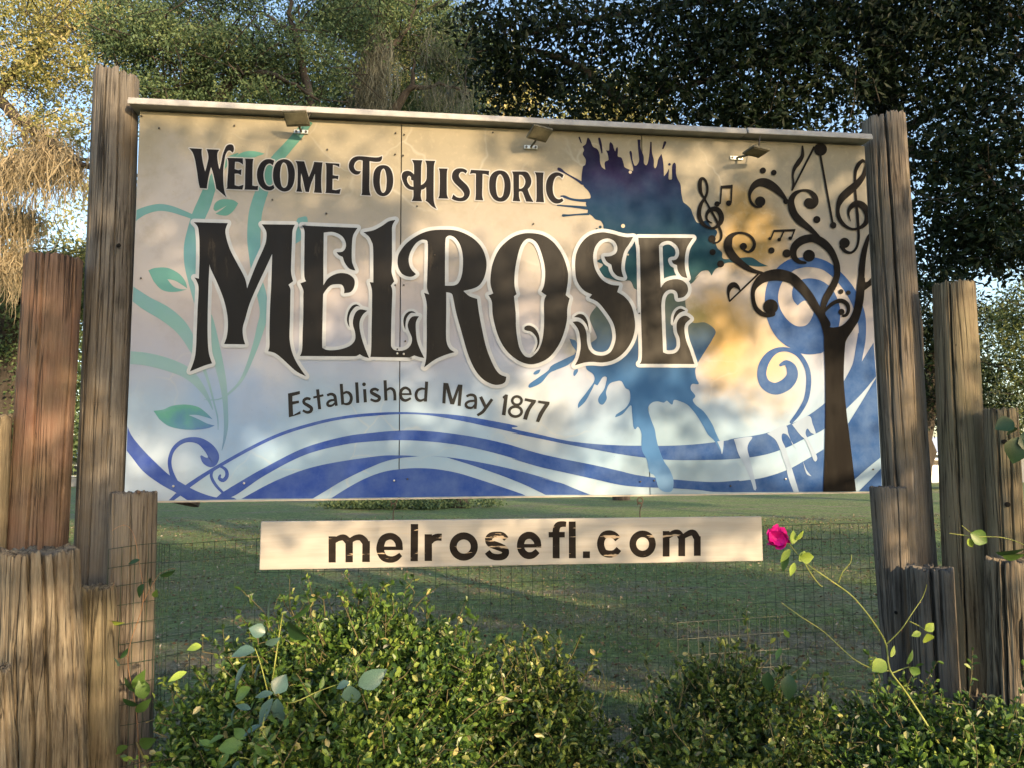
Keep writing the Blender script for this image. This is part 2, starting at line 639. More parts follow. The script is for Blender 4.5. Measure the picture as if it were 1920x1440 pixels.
# --- paints
def face_mat():
    k = NT('sign_face_paint')
    c = k.coord()
    sp = k.n('SeparateXYZ'); k.l(c, sp.inputs[0])
    wob = k.noise(c, 1.6, 3)
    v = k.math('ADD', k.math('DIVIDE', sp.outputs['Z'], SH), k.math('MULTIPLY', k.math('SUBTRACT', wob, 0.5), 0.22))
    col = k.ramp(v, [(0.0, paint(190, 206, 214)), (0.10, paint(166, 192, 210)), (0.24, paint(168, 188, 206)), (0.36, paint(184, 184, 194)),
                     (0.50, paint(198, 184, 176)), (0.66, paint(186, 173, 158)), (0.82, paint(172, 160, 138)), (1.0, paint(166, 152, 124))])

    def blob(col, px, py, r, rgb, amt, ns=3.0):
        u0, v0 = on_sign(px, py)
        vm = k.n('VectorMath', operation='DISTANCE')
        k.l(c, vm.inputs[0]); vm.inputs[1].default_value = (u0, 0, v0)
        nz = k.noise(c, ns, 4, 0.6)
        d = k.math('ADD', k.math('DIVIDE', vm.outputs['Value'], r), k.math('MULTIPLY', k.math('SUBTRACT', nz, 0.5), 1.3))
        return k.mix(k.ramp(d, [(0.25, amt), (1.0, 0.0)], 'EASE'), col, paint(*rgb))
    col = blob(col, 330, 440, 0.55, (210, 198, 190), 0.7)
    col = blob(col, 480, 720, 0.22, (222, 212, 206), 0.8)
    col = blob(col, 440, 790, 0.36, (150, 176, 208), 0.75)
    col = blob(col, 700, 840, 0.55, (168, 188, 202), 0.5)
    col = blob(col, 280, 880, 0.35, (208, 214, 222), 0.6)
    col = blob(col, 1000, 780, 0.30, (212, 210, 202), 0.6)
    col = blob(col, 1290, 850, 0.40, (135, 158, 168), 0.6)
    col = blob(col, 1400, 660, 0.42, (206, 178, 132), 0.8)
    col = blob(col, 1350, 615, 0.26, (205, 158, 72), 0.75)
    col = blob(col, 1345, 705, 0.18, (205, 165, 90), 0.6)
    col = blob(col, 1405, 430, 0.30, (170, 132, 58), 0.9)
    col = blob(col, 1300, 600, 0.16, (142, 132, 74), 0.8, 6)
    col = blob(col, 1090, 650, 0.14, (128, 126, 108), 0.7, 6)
    # sponged texture, water stains and hairline vein marks in the glaze
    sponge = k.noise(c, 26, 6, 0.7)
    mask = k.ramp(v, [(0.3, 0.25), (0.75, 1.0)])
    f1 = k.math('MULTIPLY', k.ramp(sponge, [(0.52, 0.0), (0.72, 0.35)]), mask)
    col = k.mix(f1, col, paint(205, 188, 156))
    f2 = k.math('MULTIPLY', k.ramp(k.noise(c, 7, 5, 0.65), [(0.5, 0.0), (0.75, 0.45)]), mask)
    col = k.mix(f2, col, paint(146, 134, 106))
    wv = k.n('TexNoise', i_Vector=c, i_Scale=3.0, i_Detail=3.0)
    dv = k.n('VectorMath', operation='SCALE'); k.l(wv.outputs['Color'], dv.inputs[0]); dv.inputs['Scale'].default_value = 0.35
    av = k.n('VectorMath', operation='ADD'); k.l(c, av.inputs[0]); k.l(dv.outputs[0], av.inputs[1])
    vo = k.n('TexVoronoi', feature='DISTANCE_TO_EDGE'); vo.inputs['Scale'].default_value = 2.6; k.l(av.outputs[0], vo.inputs['Vector'])
    vein = k.math('MULTIPLY', k.ramp(vo.outputs['Distance'], [(0.0, 0.32), (0.022, 0.0)]), k.ramp(k.noise(c, 1.7, 2), [(0.5, 0.0), (0.62, 1.0)]))
    col = k.mix(vein, col, paint(214, 206, 188))
    dirt = k.ramp(k.noise(c, 120, 2), [(0.24, 0.6), (0.28, 0.0)])
    col = k.mix(dirt, col, paint(110, 98, 80))
    k.base(col); k.rough(0.42)
    k.b.inputs['Specular IOR Level'].default_value = 0.10
    k.bump(k.noise(c, 60, 4), 0.06, 0.002)
    return k.m


def ramp_paint(name, stops, rough=0.6, axis='Z', ns=4.0, amp=0.10, mott=0.12):
    """paint blended by hand up or along the board"""
    k = NT(name)
    c = k.coord()
    sp = k.n('SeparateXYZ'); k.l(c, sp.inputs[0])
    f = k.math('DIVIDE', sp.outputs[axis], SH if axis == 'Z' else SW)
    f = k.math('ADD', f, k.math('MULTIPLY', k.math('SUBTRACT', k.noise(c, ns, 4), 0.5), amp * 2))
    col = k.ramp(f, [(p, paint(*q)) for p, q in stops])
    mo = k.ramp(k.noise(c, 9, 5, 0.65), [(0.35, 0.0), (0.8, 1.0)])
    col = k.mix(k.math('MULTIPLY', mo, mott * 2), col, paint(160, 180, 200), 'MIX')
    k.base(col); k.rough(rough)
    k.b.inputs['Specular IOR Level'].default_value = 0.10
    return k.m


def black_paint(name, lo, hi, rough=0.35, sc=(14, 14, 2.2)):
    k = NT(name)
    c = k.coord('Object', (1, 1, 0.2))
    f = k.noise(c, 16, 6, 0.7)
    k.base(k.ramp(f, [(0.35, paint(*lo)), (0.6, paint(*lo)), (0.8, paint(*hi))]))
    k.rough(k.ramp(f, [(0.3, rough), (0.8, rough + 0.25)]))
    k.b.inputs['Specular IOR Level'].default_value = 0.12
    return k.m


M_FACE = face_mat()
M_VINE = ramp_paint('vine_green_paint', [(0.05, (70, 96, 165)), (0.18, (124, 160, 172)), (0.30, (156, 184, 180)), (0.45, (142, 182, 170)), (0.62, (116, 168, 166)),
                                         (0.75, (116, 166, 154)), (0.86, (92, 146, 124)), (1.0, (74, 126, 100))], mott=0.14)
M_LEAFP = ramp_paint('painted_leaf_green', [(0.16, (88, 114, 178)), (0.215, (104, 168, 146)), (0.25, (136, 176, 178)), (0.5, (118, 172, 158)), (0.9, (104, 158, 136))], mott=0.04)
M_SPLASH = ramp_paint('splash_paint', [(0.02, (124, 160, 194)), (0.10, (82, 126, 172)), (0.30, (68, 110, 154)), (0.40, (72, 98, 126)), (0.46, (100, 108, 98)),
                                       (0.53, (90, 100, 84)), (0.60, (44, 82, 84)), (0.70, (32, 66, 80)), (0.80, (28, 54, 82)), (0.88, (32, 29, 64)), (0.96, (34, 22, 48))], 0.85, amp=0.07, mott=0.03)
M_BLUE = ramp_paint('wave_blue_paint', [(0.0, (62, 84, 162)), (0.45, (48, 82, 156)), (0.75, (40, 80, 136)), (1.0, (42, 86, 142))], axis='X', amp=0.05, mott=0.14)
M_DRIP = ramp_paint('pale_drip_paint', [(0.0, (168, 184, 202)), (1.0, (176, 178, 180))], mott=0.1)
M_BLACK = black_paint('black_letter_paint', (26, 24, 27), (36, 34, 35), 0.55)
M_BROWN = black_paint('brushed_black_paint', (28, 25, 23), (84, 74, 62), 0.3)
M_TREEP = black_paint('tree_black_paint', (24, 20, 17), (60, 50, 38), 0.6)
M_HALO = flat_mat('white_outline_paint', paint(206, 204, 200), 0.5, mottle=0.08)
M_SCREW = flat_mat('screw_steel', (0.10, 0.09, 0.08), 0.45, 0.7)
M_SCREWL = flat_mat('bright_screw_steel', (0.6, 0.58, 0.55), 0.35, 0.6)
M_BACK = flat_mat('dark_frame_wood', (0.05, 0.04, 0.03), 0.9)

# --- three sheets butted edge to edge
seam = [0.0, on_sign(749.5, 700)[0], on_sign(1213.5, 700)[0], SW]
for a, b in zip(seam[:-1], seam[1:]):
    g = 0.0022
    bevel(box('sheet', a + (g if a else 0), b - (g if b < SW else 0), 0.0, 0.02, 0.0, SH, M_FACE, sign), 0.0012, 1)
box('backing_frame', 0.03, SW - 0.03, 0.024, 0.075, 0.03, SH - 0.03, M_BACK, sign)
box('bottom_strip', 0.01, SW - 0.02, 0.002, 0.03, -0.007, -0.001, flat_mat('strip_metal', (0.45, 0.4, 0.34), 0.5), sign)

# --- vines and leaves
vines = [
    '@P 580,226,8 560,252,9 540,275,9.5 517,302,11 502,332,12 490,362,12 479,400,12.5 476,445,12.5 478,480,11 482,520,9 490,550,9 495,585,8 488,617,7 475,660,5 454,710,3 430,737,2 412,748,1.3 394,750,0.9 383,749,0.5',
    '@P 447,287,1 425,302,6 408,325,9 394,352,11 383,381,13 373,404,13 364,430,12 358,455,12 356,475,11.5 357,500,10.5 361,532,7 366,570,1.5',
    '@P 248,410,8 258,402,8 275,394,7 298,389,6.5 321,392,6 347,401,5 370,410,3.5 386,414,1',
    '@P 240,545,12 255,555,12 277,570,13 309,588,14 335,609,13 351,630,11 363,654,8 374,676,4 384,696,3 393,723,2.2 401,754,1.6 408,783,1.3 409,806,0.6',
    '@P 238,671,12 250,671,12 277,674,12 309,682,12 341,694,11 362,709,9 378,728,6 391,749,3 399,768,0.8',
    '@P 396,590,1 398,606,4 402,638,7.5 409,675,8.5 417,712,7 421,738,5.5 423,765,4.5 424,797,4 421,823,2.5 416,845,0.4',
]
for s in vines: Art().rib(s, False).build('painted_vine', M_VINE, sign)
Art().fill('@P 562,408c 576,408 575,440 562,452 553,458c 553,425 558,410').build('painted_vine', M_VINE, sign)
for s in ['@V 1085,378c 1150,340 1220,325 1300,332 1370,352c 1310,372 1250,388 1080,382c',
          '@V 875,885c 890,830 940,795 1000,790 1070,800 1115,830c 1070,900 1010,945 950,945 895,930c 950,895 1005,850c 940,885 895,905 875,885c',
          '@W 183,103c 230,85 320,85 400,125 445,180 460,232c 430,210 370,175 318,165c 360,215 410,235 458,237c 400,252 330,255 270,235 220,180c',
          '@W 220,1100c 290,1090 350,1065 440,1055 530,1070 590,1110 640,1160c 590,1145 530,1130 470,1130c 540,1160 600,1190 655,1205c 600,1225 500,1235 400,1228 320,1205 260,1160c']:
    Art().fill(s).build('painted_leaf', M_LEAFP, sign)

# --- waves and blue scrolls
WAVES = [
    '@P 345,914c 350,908 397,878 @5 1000,868 1240,758 1500,680 1700,640 1900,618 @6 815,329 1000,336 1200,350 1400,382 1600,422 @7 0,812 200,858 400,903 600,928 800,940 1000,943 1200,942 1400,930 1600,905 @4 250,910 500,870 700,800 870,720 1020,610 1100,520 1180,425c 1200,660c 1020,825 850,910 700,985 500,1050 250,1083 0,1092 @7 1200,1050 1000,1033 800,1005 600,968 400,930 200,888 0,848 @6 1600,470 1400,425 1200,383 1000,350 815,344 @5 1900,640 1700,662 1500,704 1240,784 1000,896 @P 400,884 352,917c',
    '@5 785,1215c 900,1145 1100,1030 1400,880 1700,795 1920,765 @6 815,452 1000,455 1200,478 1400,512 1600,560 1750,600 @7 0,940 200,1000 400,1045 600,1085 800,1130 950,1165 1200,1195 1500,1215 1700,1203 @4 300,1268 500,1240 700,1175 850,1095 1010,1000c 1010,1364c 240,1364c @7 1500,1288 1400,1275 1200,1262 950,1252 800,1235 600,1190 400,1145 200,1100 0,1040 @6 1600,645 1400,590 1200,548 1000,525 815,517 @5 1920,830 1700,855 1400,935 1100,1090 870,1242 740,1255c',
    '@5 930,1262c 1200,1120 1500,1015 1920,945 @6 815,618 945,624c 815,637 700,665 560,725 430,790 330,850 230,910c',
    '@6 1015,622c 1150,632 1300,655 1500,695 1700,745 1880,800 @7 200,1180 360,1220 460,1260 590,1312c 252,1312c @6 1650,815 1500,755 1300,685 1130,632c',
    '@6 358,905c 460,840 580,775 700,730 815,710 940,703 1060,710 1200,735 1350,780 1500,830 1630,875 1660,892c',
    '@5 60,700c 72,705 110,790 200,900 320,1020 400,1090 480,1140 600,1205 740,1250 860,1250 905,1275c 530,1275c 440,1215 330,1155 200,1060 110,950 55,880c',
    '@5 385,1275c 440,1218c 480,1232c 425,1276c',
    '@4 1275,170c 1250,290 1180,425c 1190,560 1200,660c 1330,530 1452,385c 1430,100c 1380,180 1330,262c 1345,160 1355,20c 1300,20c',
    '@4 1215,785c 1330,600 1456,390c 1495,1065c 1390,1150 1270,1255c',
    '@4 1295,1364c 1400,1260 1500,1155c 1510,1300c 1510,1364c',
    '@3 1650,1250c 1690,1050 1702,880 1692,720 1650,580 1580,440 1500,330 1400,225 1280,130 1140,80 1000,75 850,95 760,145 690,210 610,330 568,480 570,680 620,850 700,980 790,1060 860,1100 950,1150 1050,1168 1150,1160 1225,1135 1330,1000 1395,850 1412,680 1370,520 1300,410 1200,340 1080,312 970,330 890,400 870,480 885,560 935,618c 960,590 1010,562 1060,580 1110,650 1112,700 1085,770 1040,830 980,852 900,840 810,770 740,660 712,540 730,420 780,320 850,250 930,205 1060,185 1200,210 1300,275 1390,365 1470,470 1540,600 1600,780 1620,900 1605,1060 1560,1250 1480,1430c',
]
for s in WAVES: Art().fill(s).build('painted_wave', M_BLUE, sign)
Art().rib('@5 440,1150,24 405,1060,16 393,980,14 415,900,14 470,842,16 540,818,18 620,830,26 685,880,38 722,940,42 705,985,40 660,975,26 632,945,10').build('painted_scroll', M_BLUE, sign)
Art().rib('@5 800,1222,9 740,1160,11 705,1090,11 725,1035,10 770,1018,9 815,1045,12 822,1090,14 795,1122,14 765,1108,12 772,1085,8').build('painted_scroll', M_BLUE, sign)
Art().rib('@4 735,772,14 800,690,19 860,580,20 882,450,21 875,340,20 835,250,20 780,190,20 700,160,18 620,165,22 550,210,32 500,290,38 487,380,39 520,455,44 600,490,50 690,455,52 742,385,48 735,315,42 690,272,24 645,290,12').build('painted_scroll', M_BLUE, sign)

# --- paint splash
Art().fill('@1 300,720c 305,640 320,550 340,540 350,480 315,415 330,370 315,330 350,300 370,230 400,260 430,330 480,360 505,420 510,500 530,560 570,590c 560,520 575,495 605,480 595,410 578,372 610,375 615,300 630,280 655,310 665,350 680,385 690,350 705,335 712,370 710,440 750,455 775,520 785,560 830,585 880,605c 880,560 845,420 840,390 855,378 868,400 875,480 900,545 930,530 950,480 940,380 930,250c 965,252c 965,340 985,400 1000,440 1005,520 1030,540 1050,500 1065,400 1075,275c 1090,278c 1095,400 1115,480 1115,550 1130,575 1150,540 1165,470 1200,412c 1215,470 1225,560 1228,665c 1250,640 1270,610 1285,580 1280,690 1300,700 1320,690 1320,560 1340,512 1362,530 1365,640 1385,700 1415,760 1425,860 1445,950 1480,980 1530,1030 1560,1110 1610,1190 '
           '@2 180,820 230,880 290,930 270,1000 290,1090 340,1140 350,1200 480,1200 540,1190 640,1190 720,1240 800,1275c 700,1280 620,1270 560,1255 400,1240 320,1280 270,1310 235,1370c 200,1320 130,1330 70,1400 '
           '@S 1290,480 1240,540 1205,565c 730,615c 690,600 650,530 560,535 480,515 400,485 360,430 400,380 345,345 430,300 500,245 480,180 410,54 @1 545,1210 515,1165 460,1150 420,1110 370,1075 375,1040 350,975 370,930 405,900 385,840 330,780c').build('painted_splash', M_SPLASH, sign)
Art().fill('@S 340,765c 285,840 280,900 330,1020 340,1065 285,1110 250,1180 160,1200 @7 470,250 545,330 560,370 610,410 615,460 560,540 500,620 495,662c 550,610 600,520 620,480 640,490 680,430 710,430 705,470 690,520 650,580 650,620 680,635 710,590 705,540 730,480 780,460 820,460 850,510 880,530 885,600 850,660 780,710 775,730c 830,705 890,640 900,700 910,800 925,820 945,800 970,850 970,920 975,980 1010,1050 1030,1140 1070,1170 1100,1260 1150,1290 1200,1280 1210,1200 1180,1120 1140,1060 1100,960 1080,880 1070,820 1040,740 1020,660 1050,620 1090,610 1140,620 1160,605 1200,635 1215,600 1260,610 1320,640 1380,710 1430,790 1470,860 1520,910 1575,1005c 1590,940 1560,910 1530,850 1500,780 1440,690 1380,640 1355,600 1375,570 1340,520 1350,480 1400,480 1380,430 1380,350 1450,230 1500,150 1525,80 1450,20 1340,10 '
           '@S 1165,720 1200,555c 760,555c 740,700 700,800 600,760 470,800').build('painted_splash', M_SPLASH, sign)
for s in ['@7 430,140c 480,160 500,240 430,330 330,375 280,400 220,470 150,505 125,505 130,480 200,430 270,380 300,340 400,290 480,245 450,190',
          '@7 490,365c 495,385 470,420 460,410 465,380', '@7 215,370c 200,400 170,410 160,400 180,380']:
    Art().fill(s).build('painted_splash', M_SPLASH, sign)
for s in ['@1 310,745,16 240,698,11 160,652,8 110,622,9 70,596,18 45,582,17', '@1 400,935,22 280,935,14 180,920,12 110,893,14 70,888,7',
          '@1 390,1025,20 260,1010,14 150,1000,10 30,990,7', '@1 380,1088,13 250,1095,9 160,1103,10 95,1105,15', '@1 276,228,9 300,292,5',
          '@1 500,240,12 515,300,14 525,360,10 532,405,6', '@1 1240,285,16 1216,352,8', '@1 435,1280,5 395,1290,4']:
    Art().rib(s).build('painted_drop', M_SPLASH, sign)
for s in ['@1 1290,530,14', '@1 512,1235,16', '@1 472,1260,14']: Art().dot(s).build('painted_drop', M_SPLASH, sign)
M_CREAM = flat_mat('bare_cream_paint', paint(196, 180, 154))
for s in ['@1 768,1223,22', '@1 850,618,18', '@S 632,286,9']: Art().dot(s).build('bare_spot', M_CREAM, sign)
for s in ['@4 250,915c 400,895 375,950 365,1000 385,1080 410,1180 440,1330 420,1342 400,1280 350,1160 290,1040 265,960',
          '@4 530,868c 680,800 710,870 745,960 780,1005c 740,940 700,880 660,870 655,920 690,1000 720,1100 745,1180 800,1364c 755,1364c 710,1240 690,1150 665,1080 640,1000 600,920',
          '@4 740,790c 880,720 915,790 940,870 900,860 870,825 855,870 890,940 950,1060 945,1100 925,1095 890,1010 850,920 810,880',
          '@4 830,1090c 860,1170 905,1228c 870,1215 850,1170', '@4 110,935c 165,925c 160,990 150,1042 140,1000']:
    Art().fill(s).build('painted_drip', M_DRIP, sign)

# --- small line of text on the arc
EST = [('E', lambda a: a.fill('@E 138,328c 290,295c 292,335c 195,362c 195,430c 278,418c 280,450c 198,470c 205,605c 298,552c 300,590c 150,635c')),
       ('s', lambda a: a.rib('@E 428,402,16 385,391,19 345,412,20 345,450,20 400,485,22 440,518,22 430,555,20 385,570,18 328,545,14', False)),
       ('t', lambda a: a.rib('@E 518,275,20 545,530,20', False).rib('@E 463,380,14 594,350,14', False)),
       ('a', lambda a: a.rib('@E 640,352,15 690,335,18 735,355,20 748,410,20 760,486,18', False).rib('@E 742,410,14 680,420,16 645,455,18 660,485,18 710,480,14 748,440,10', False)),
       ('b', lambda a: a.rib('@E 822,205,20 842,472,20', False).rib('@E 840,335,12 890,310,16 935,335,20 952,390,20 935,445,20 890,465,16 845,455,10', False)),
       ('l', lambda a: a.rib('@E 1020,185,20 1035,450,20', False)),
       ('i', lambda a: a.rib('@E 1122,272,20 1133,442,20', False).dot('@E 1115,210,24')),
       ('s', lambda a: a.rib('@E 1302,292,16 1260,270,18 1215,285,20 1210,315,20 1260,345,22 1310,375,22 1305,410,20 1260,425,18 1198,402,14', False)),
       ('h', lambda a: a.rib('@E 1385,158,20 1397,420,20', False).rib('@E 1395,292,12 1450,262,16 1495,285,19 1510,340,19 1512,418,19', False)),
       ('e', lambda a: a.rib('@E 1590,336,12 1728,336,12', False).rib('@E 1712,338,14 1700,285,16 1650,255,18 1600,280,20 1583,335,20 1600,395,20 1650,418,18 1717,388,14', False)),
       ('d', lambda a: a.rib('@F 137,175,20 121,432,20', False).rib('@F 115,270,12 70,265,15 20,290,18 0,345,19 15,400,19 60,420,16 118,395,10', False)),
       ('M', lambda a: a.fill('@F 352,190c 415,195c 470,400c 540,212c 598,215c 575,490c 535,485c 548,290c 490,470c 440,465c 388,270c 378,458c 338,452c')),
       ('a', lambda a: a.rib('@F 648,365,15 700,345,17 755,362,19 768,430,19 760,526,18', False).rib('@F 758,420,14 680,430,16 640,465,18 660,505,18 720,510,14 755,470,10', False)),
       ('y', lambda a: a.rib('@F 830,370,21 895,505,20', False).rib('@F 978,400,19 900,510,20 850,570,20 788,608,16', False)),
       ('1', lambda a: a.fill('@F 1150,338c 1182,345c 1150,612c 1102,602c 1130,400c 1115,385c 1112,370c')),
       ('8', lambda a: a.ring('@F 1297,420', 60, 54, 17).ring('@F 1278,560', 80, 64, 18)),
       ('7', lambda a: a.fill('@F 1402,388c 1542,412c 1540,440c 1470,540 1425,668c 1375,655c 1410,550 1480,440c 1395,420c')),
       ('7', lambda a: a.fill('@F 1572,418c 1717,435c 1715,465c 1640,580 1582,698c 1540,688c 1580,580 1655,465c 1568,448c'))]
M_EST = black_paint('charcoal_letter_paint', (46, 44, 42), (60, 58, 56), 0.4)
for ch, fn in EST:
    a = Art(); fn(a); a.build('letter', M_EST, sign)

# --- top line
TOP = [
    ['@A 120,145c 312,157c 308,220 325,350 360,495c 385,410 408,300 405,240 395,200 380,160c 573,170c 545,220 543,290 555,380 575,465c 600,360 625,240 650,170 680,110 730,88 775,100 793,145 785,195 765,215c 745,190 715,182 690,200 665,250 650,330 635,450 632,600 640,730 655,810 680,885c 600,815 525,750c 515,690 480,530 448,430c 425,520 400,640 385,752c 280,745c 260,650 235,480 205,310 170,210'],
    ['@A 688,290c 925,298c 928,395c 890,365 850,352 808,352c 803,460c 860,475 905,462c 900,552c 860,530 803,530c 803,700c 860,715 900,705 935,695c 920,768c 672,757c 690,735 690,700 695,600 705,450 705,340'],
    ['@A 955,302c 1085,306c 1075,360 1070,500 1068,705c 1110,715 1155,708c 1148,775c 942,765c 955,740 960,500 965,350'],
    ['@A 1398,335c 1375,405c 1340,380 1300,385 1260,430 1235,530 1245,630 1280,700 1330,720 1385,695c 1400,745c 1360,775 1300,780 1230,755 1165,680 1135,560 1150,450 1200,360 1270,315 1340,312'],
    ['@A 1540,310 1640,345 1695,450 1705,560 1685,680 1630,770 1550,798 1470,770 1400,690 1375,570 1390,440 1440,350', '@A 1540,362 1580,400 1602,500 1605,600 1590,700 1550,742 1510,720 1490,640 1483,540 1495,430 1515,380'],
    ['@B -48,338c 85,345c 110,430 155,580c 200,470 235,352c 360,360c 350,450 340,600 342,740 350,820c 228,812c 240,760 245,650 245,528c 210,620 180,700 155,806c 105,800c 85,720 60,600 38,525c 35,620 35,720 55,803c -35,797c -20,740 -15,600 -15,450 -25,380'],
    ['@B 400,365c 612,380c 612,432c 570,410 515,398c 513,550c 560,560 598,560c 592,620c 560,605 510,608c 508,768c 560,775 600,765 632,758c 615,832c 395,818c 410,790 415,600 415,450 412,400'],
    ['@B 1252,262c 1250,310 1225,345 1160,355 1065,342c 1065,500 1060,700 1065,800 1082,857c 935,850c 950,820 955,600 960,335c 920,325 880,335 845,370 830,420 845,465 880,488 935,490c 915,530 870,545 820,530 770,480 752,420 765,350 810,295 870,270 940,268 1060,278 1150,285 1210,280'],
    ['@B 1275,400 1350,425 1400,500 1420,620 1405,740 1350,835 1265,868 1180,830 1130,730 1117,610 1135,490 1190,420', '@B 1272,452 1300,490 1318,590 1318,680 1305,780 1265,818 1235,780 1220,690 1220,600 1235,500'],
    ['@C 258,322c 418,328c 405,370 398,450 395,700c 430,680 465,640 478,600c 480,450 475,380 455,332c 610,337c 595,380 588,450 585,700 585,900 600,990 632,1062c 560,1020 500,960 462,935c 472,900 472,800 470,730c 440,760 400,772c 392,850 398,900 412,945c 255,940c 275,900 282,850 280,775c 220,765 160,720 120,640 105,560 130,505 190,485 245,500 290,540c 290,450 285,380', '@C 278,632c 250,625 245,600 245,585 225,562 200,570 185,610 200,670 240,715 282,725c'],
    ['@C 660,450c 795,453c 785,500 782,600 782,750 785,850 808,905c 648,900c 668,860 675,700 675,550 672,490'],
    ['@C 1065,530c 1030,505 985,510 962,555 980,600 1030,650 1090,710 1128,790 1115,870 1060,930 980,945 900,930 853,905c 880,840c 930,880 990,890 1030,870 1040,830 1010,780 950,720 890,660 858,590 870,510 920,460 990,448 1050,460 1090,490c'],
    ['@C 1145,470c 1418,487c 1410,558c 1370,540 1318,535c 1315,700 1312,850 1328,930c 1207,925c 1215,850 1215,700 1217,530c 1170,525 1125,535c'],
    ['@C 1580,480 1670,510 1725,600 1740,720 1722,850 1660,930 1575,950 1490,915 1430,820 1415,700 1430,580 1490,505', '@C 1580,538 1620,580 1642,660 1642,750 1620,860 1578,890 1540,860 1520,760 1520,660 1540,575'],
    ['@D 475,497c 600,497 700,505 750,570 770,640 755,710 715,765c 745,850 800,955c 690,948c 665,880 630,800 585,800c 585,870 605,947c 488,940c 500,850 498,700 495,550', '@D 585,548c 625,552 660,590 678,650 660,715 620,752 585,755c'],
    ['@D 818,507c 952,513c 945,600 945,800 960,960c 835,955c 845,900 845,700 840,560'],
    ['@D 1252,548c 1230,600c 1200,570 1160,565 1120,600 1095,680 1090,780 1110,860 1150,905 1195,912 1230,895c 1250,935c 1200,970 1130,978 1060,940 1005,850 985,740 1000,630 1050,550 1120,512 1190,515'],
]
M_HALO2 = flat_mat('pale_halo_paint', paint(190, 184, 176), 0.5, mottle=0.08)
for lp in TOP:
    h = Art().outline(lp, 2.0)
    o = Art().fill(*lp).build('letter', M_BLACK, sign)
    h.build('outline', M_HALO2, o)

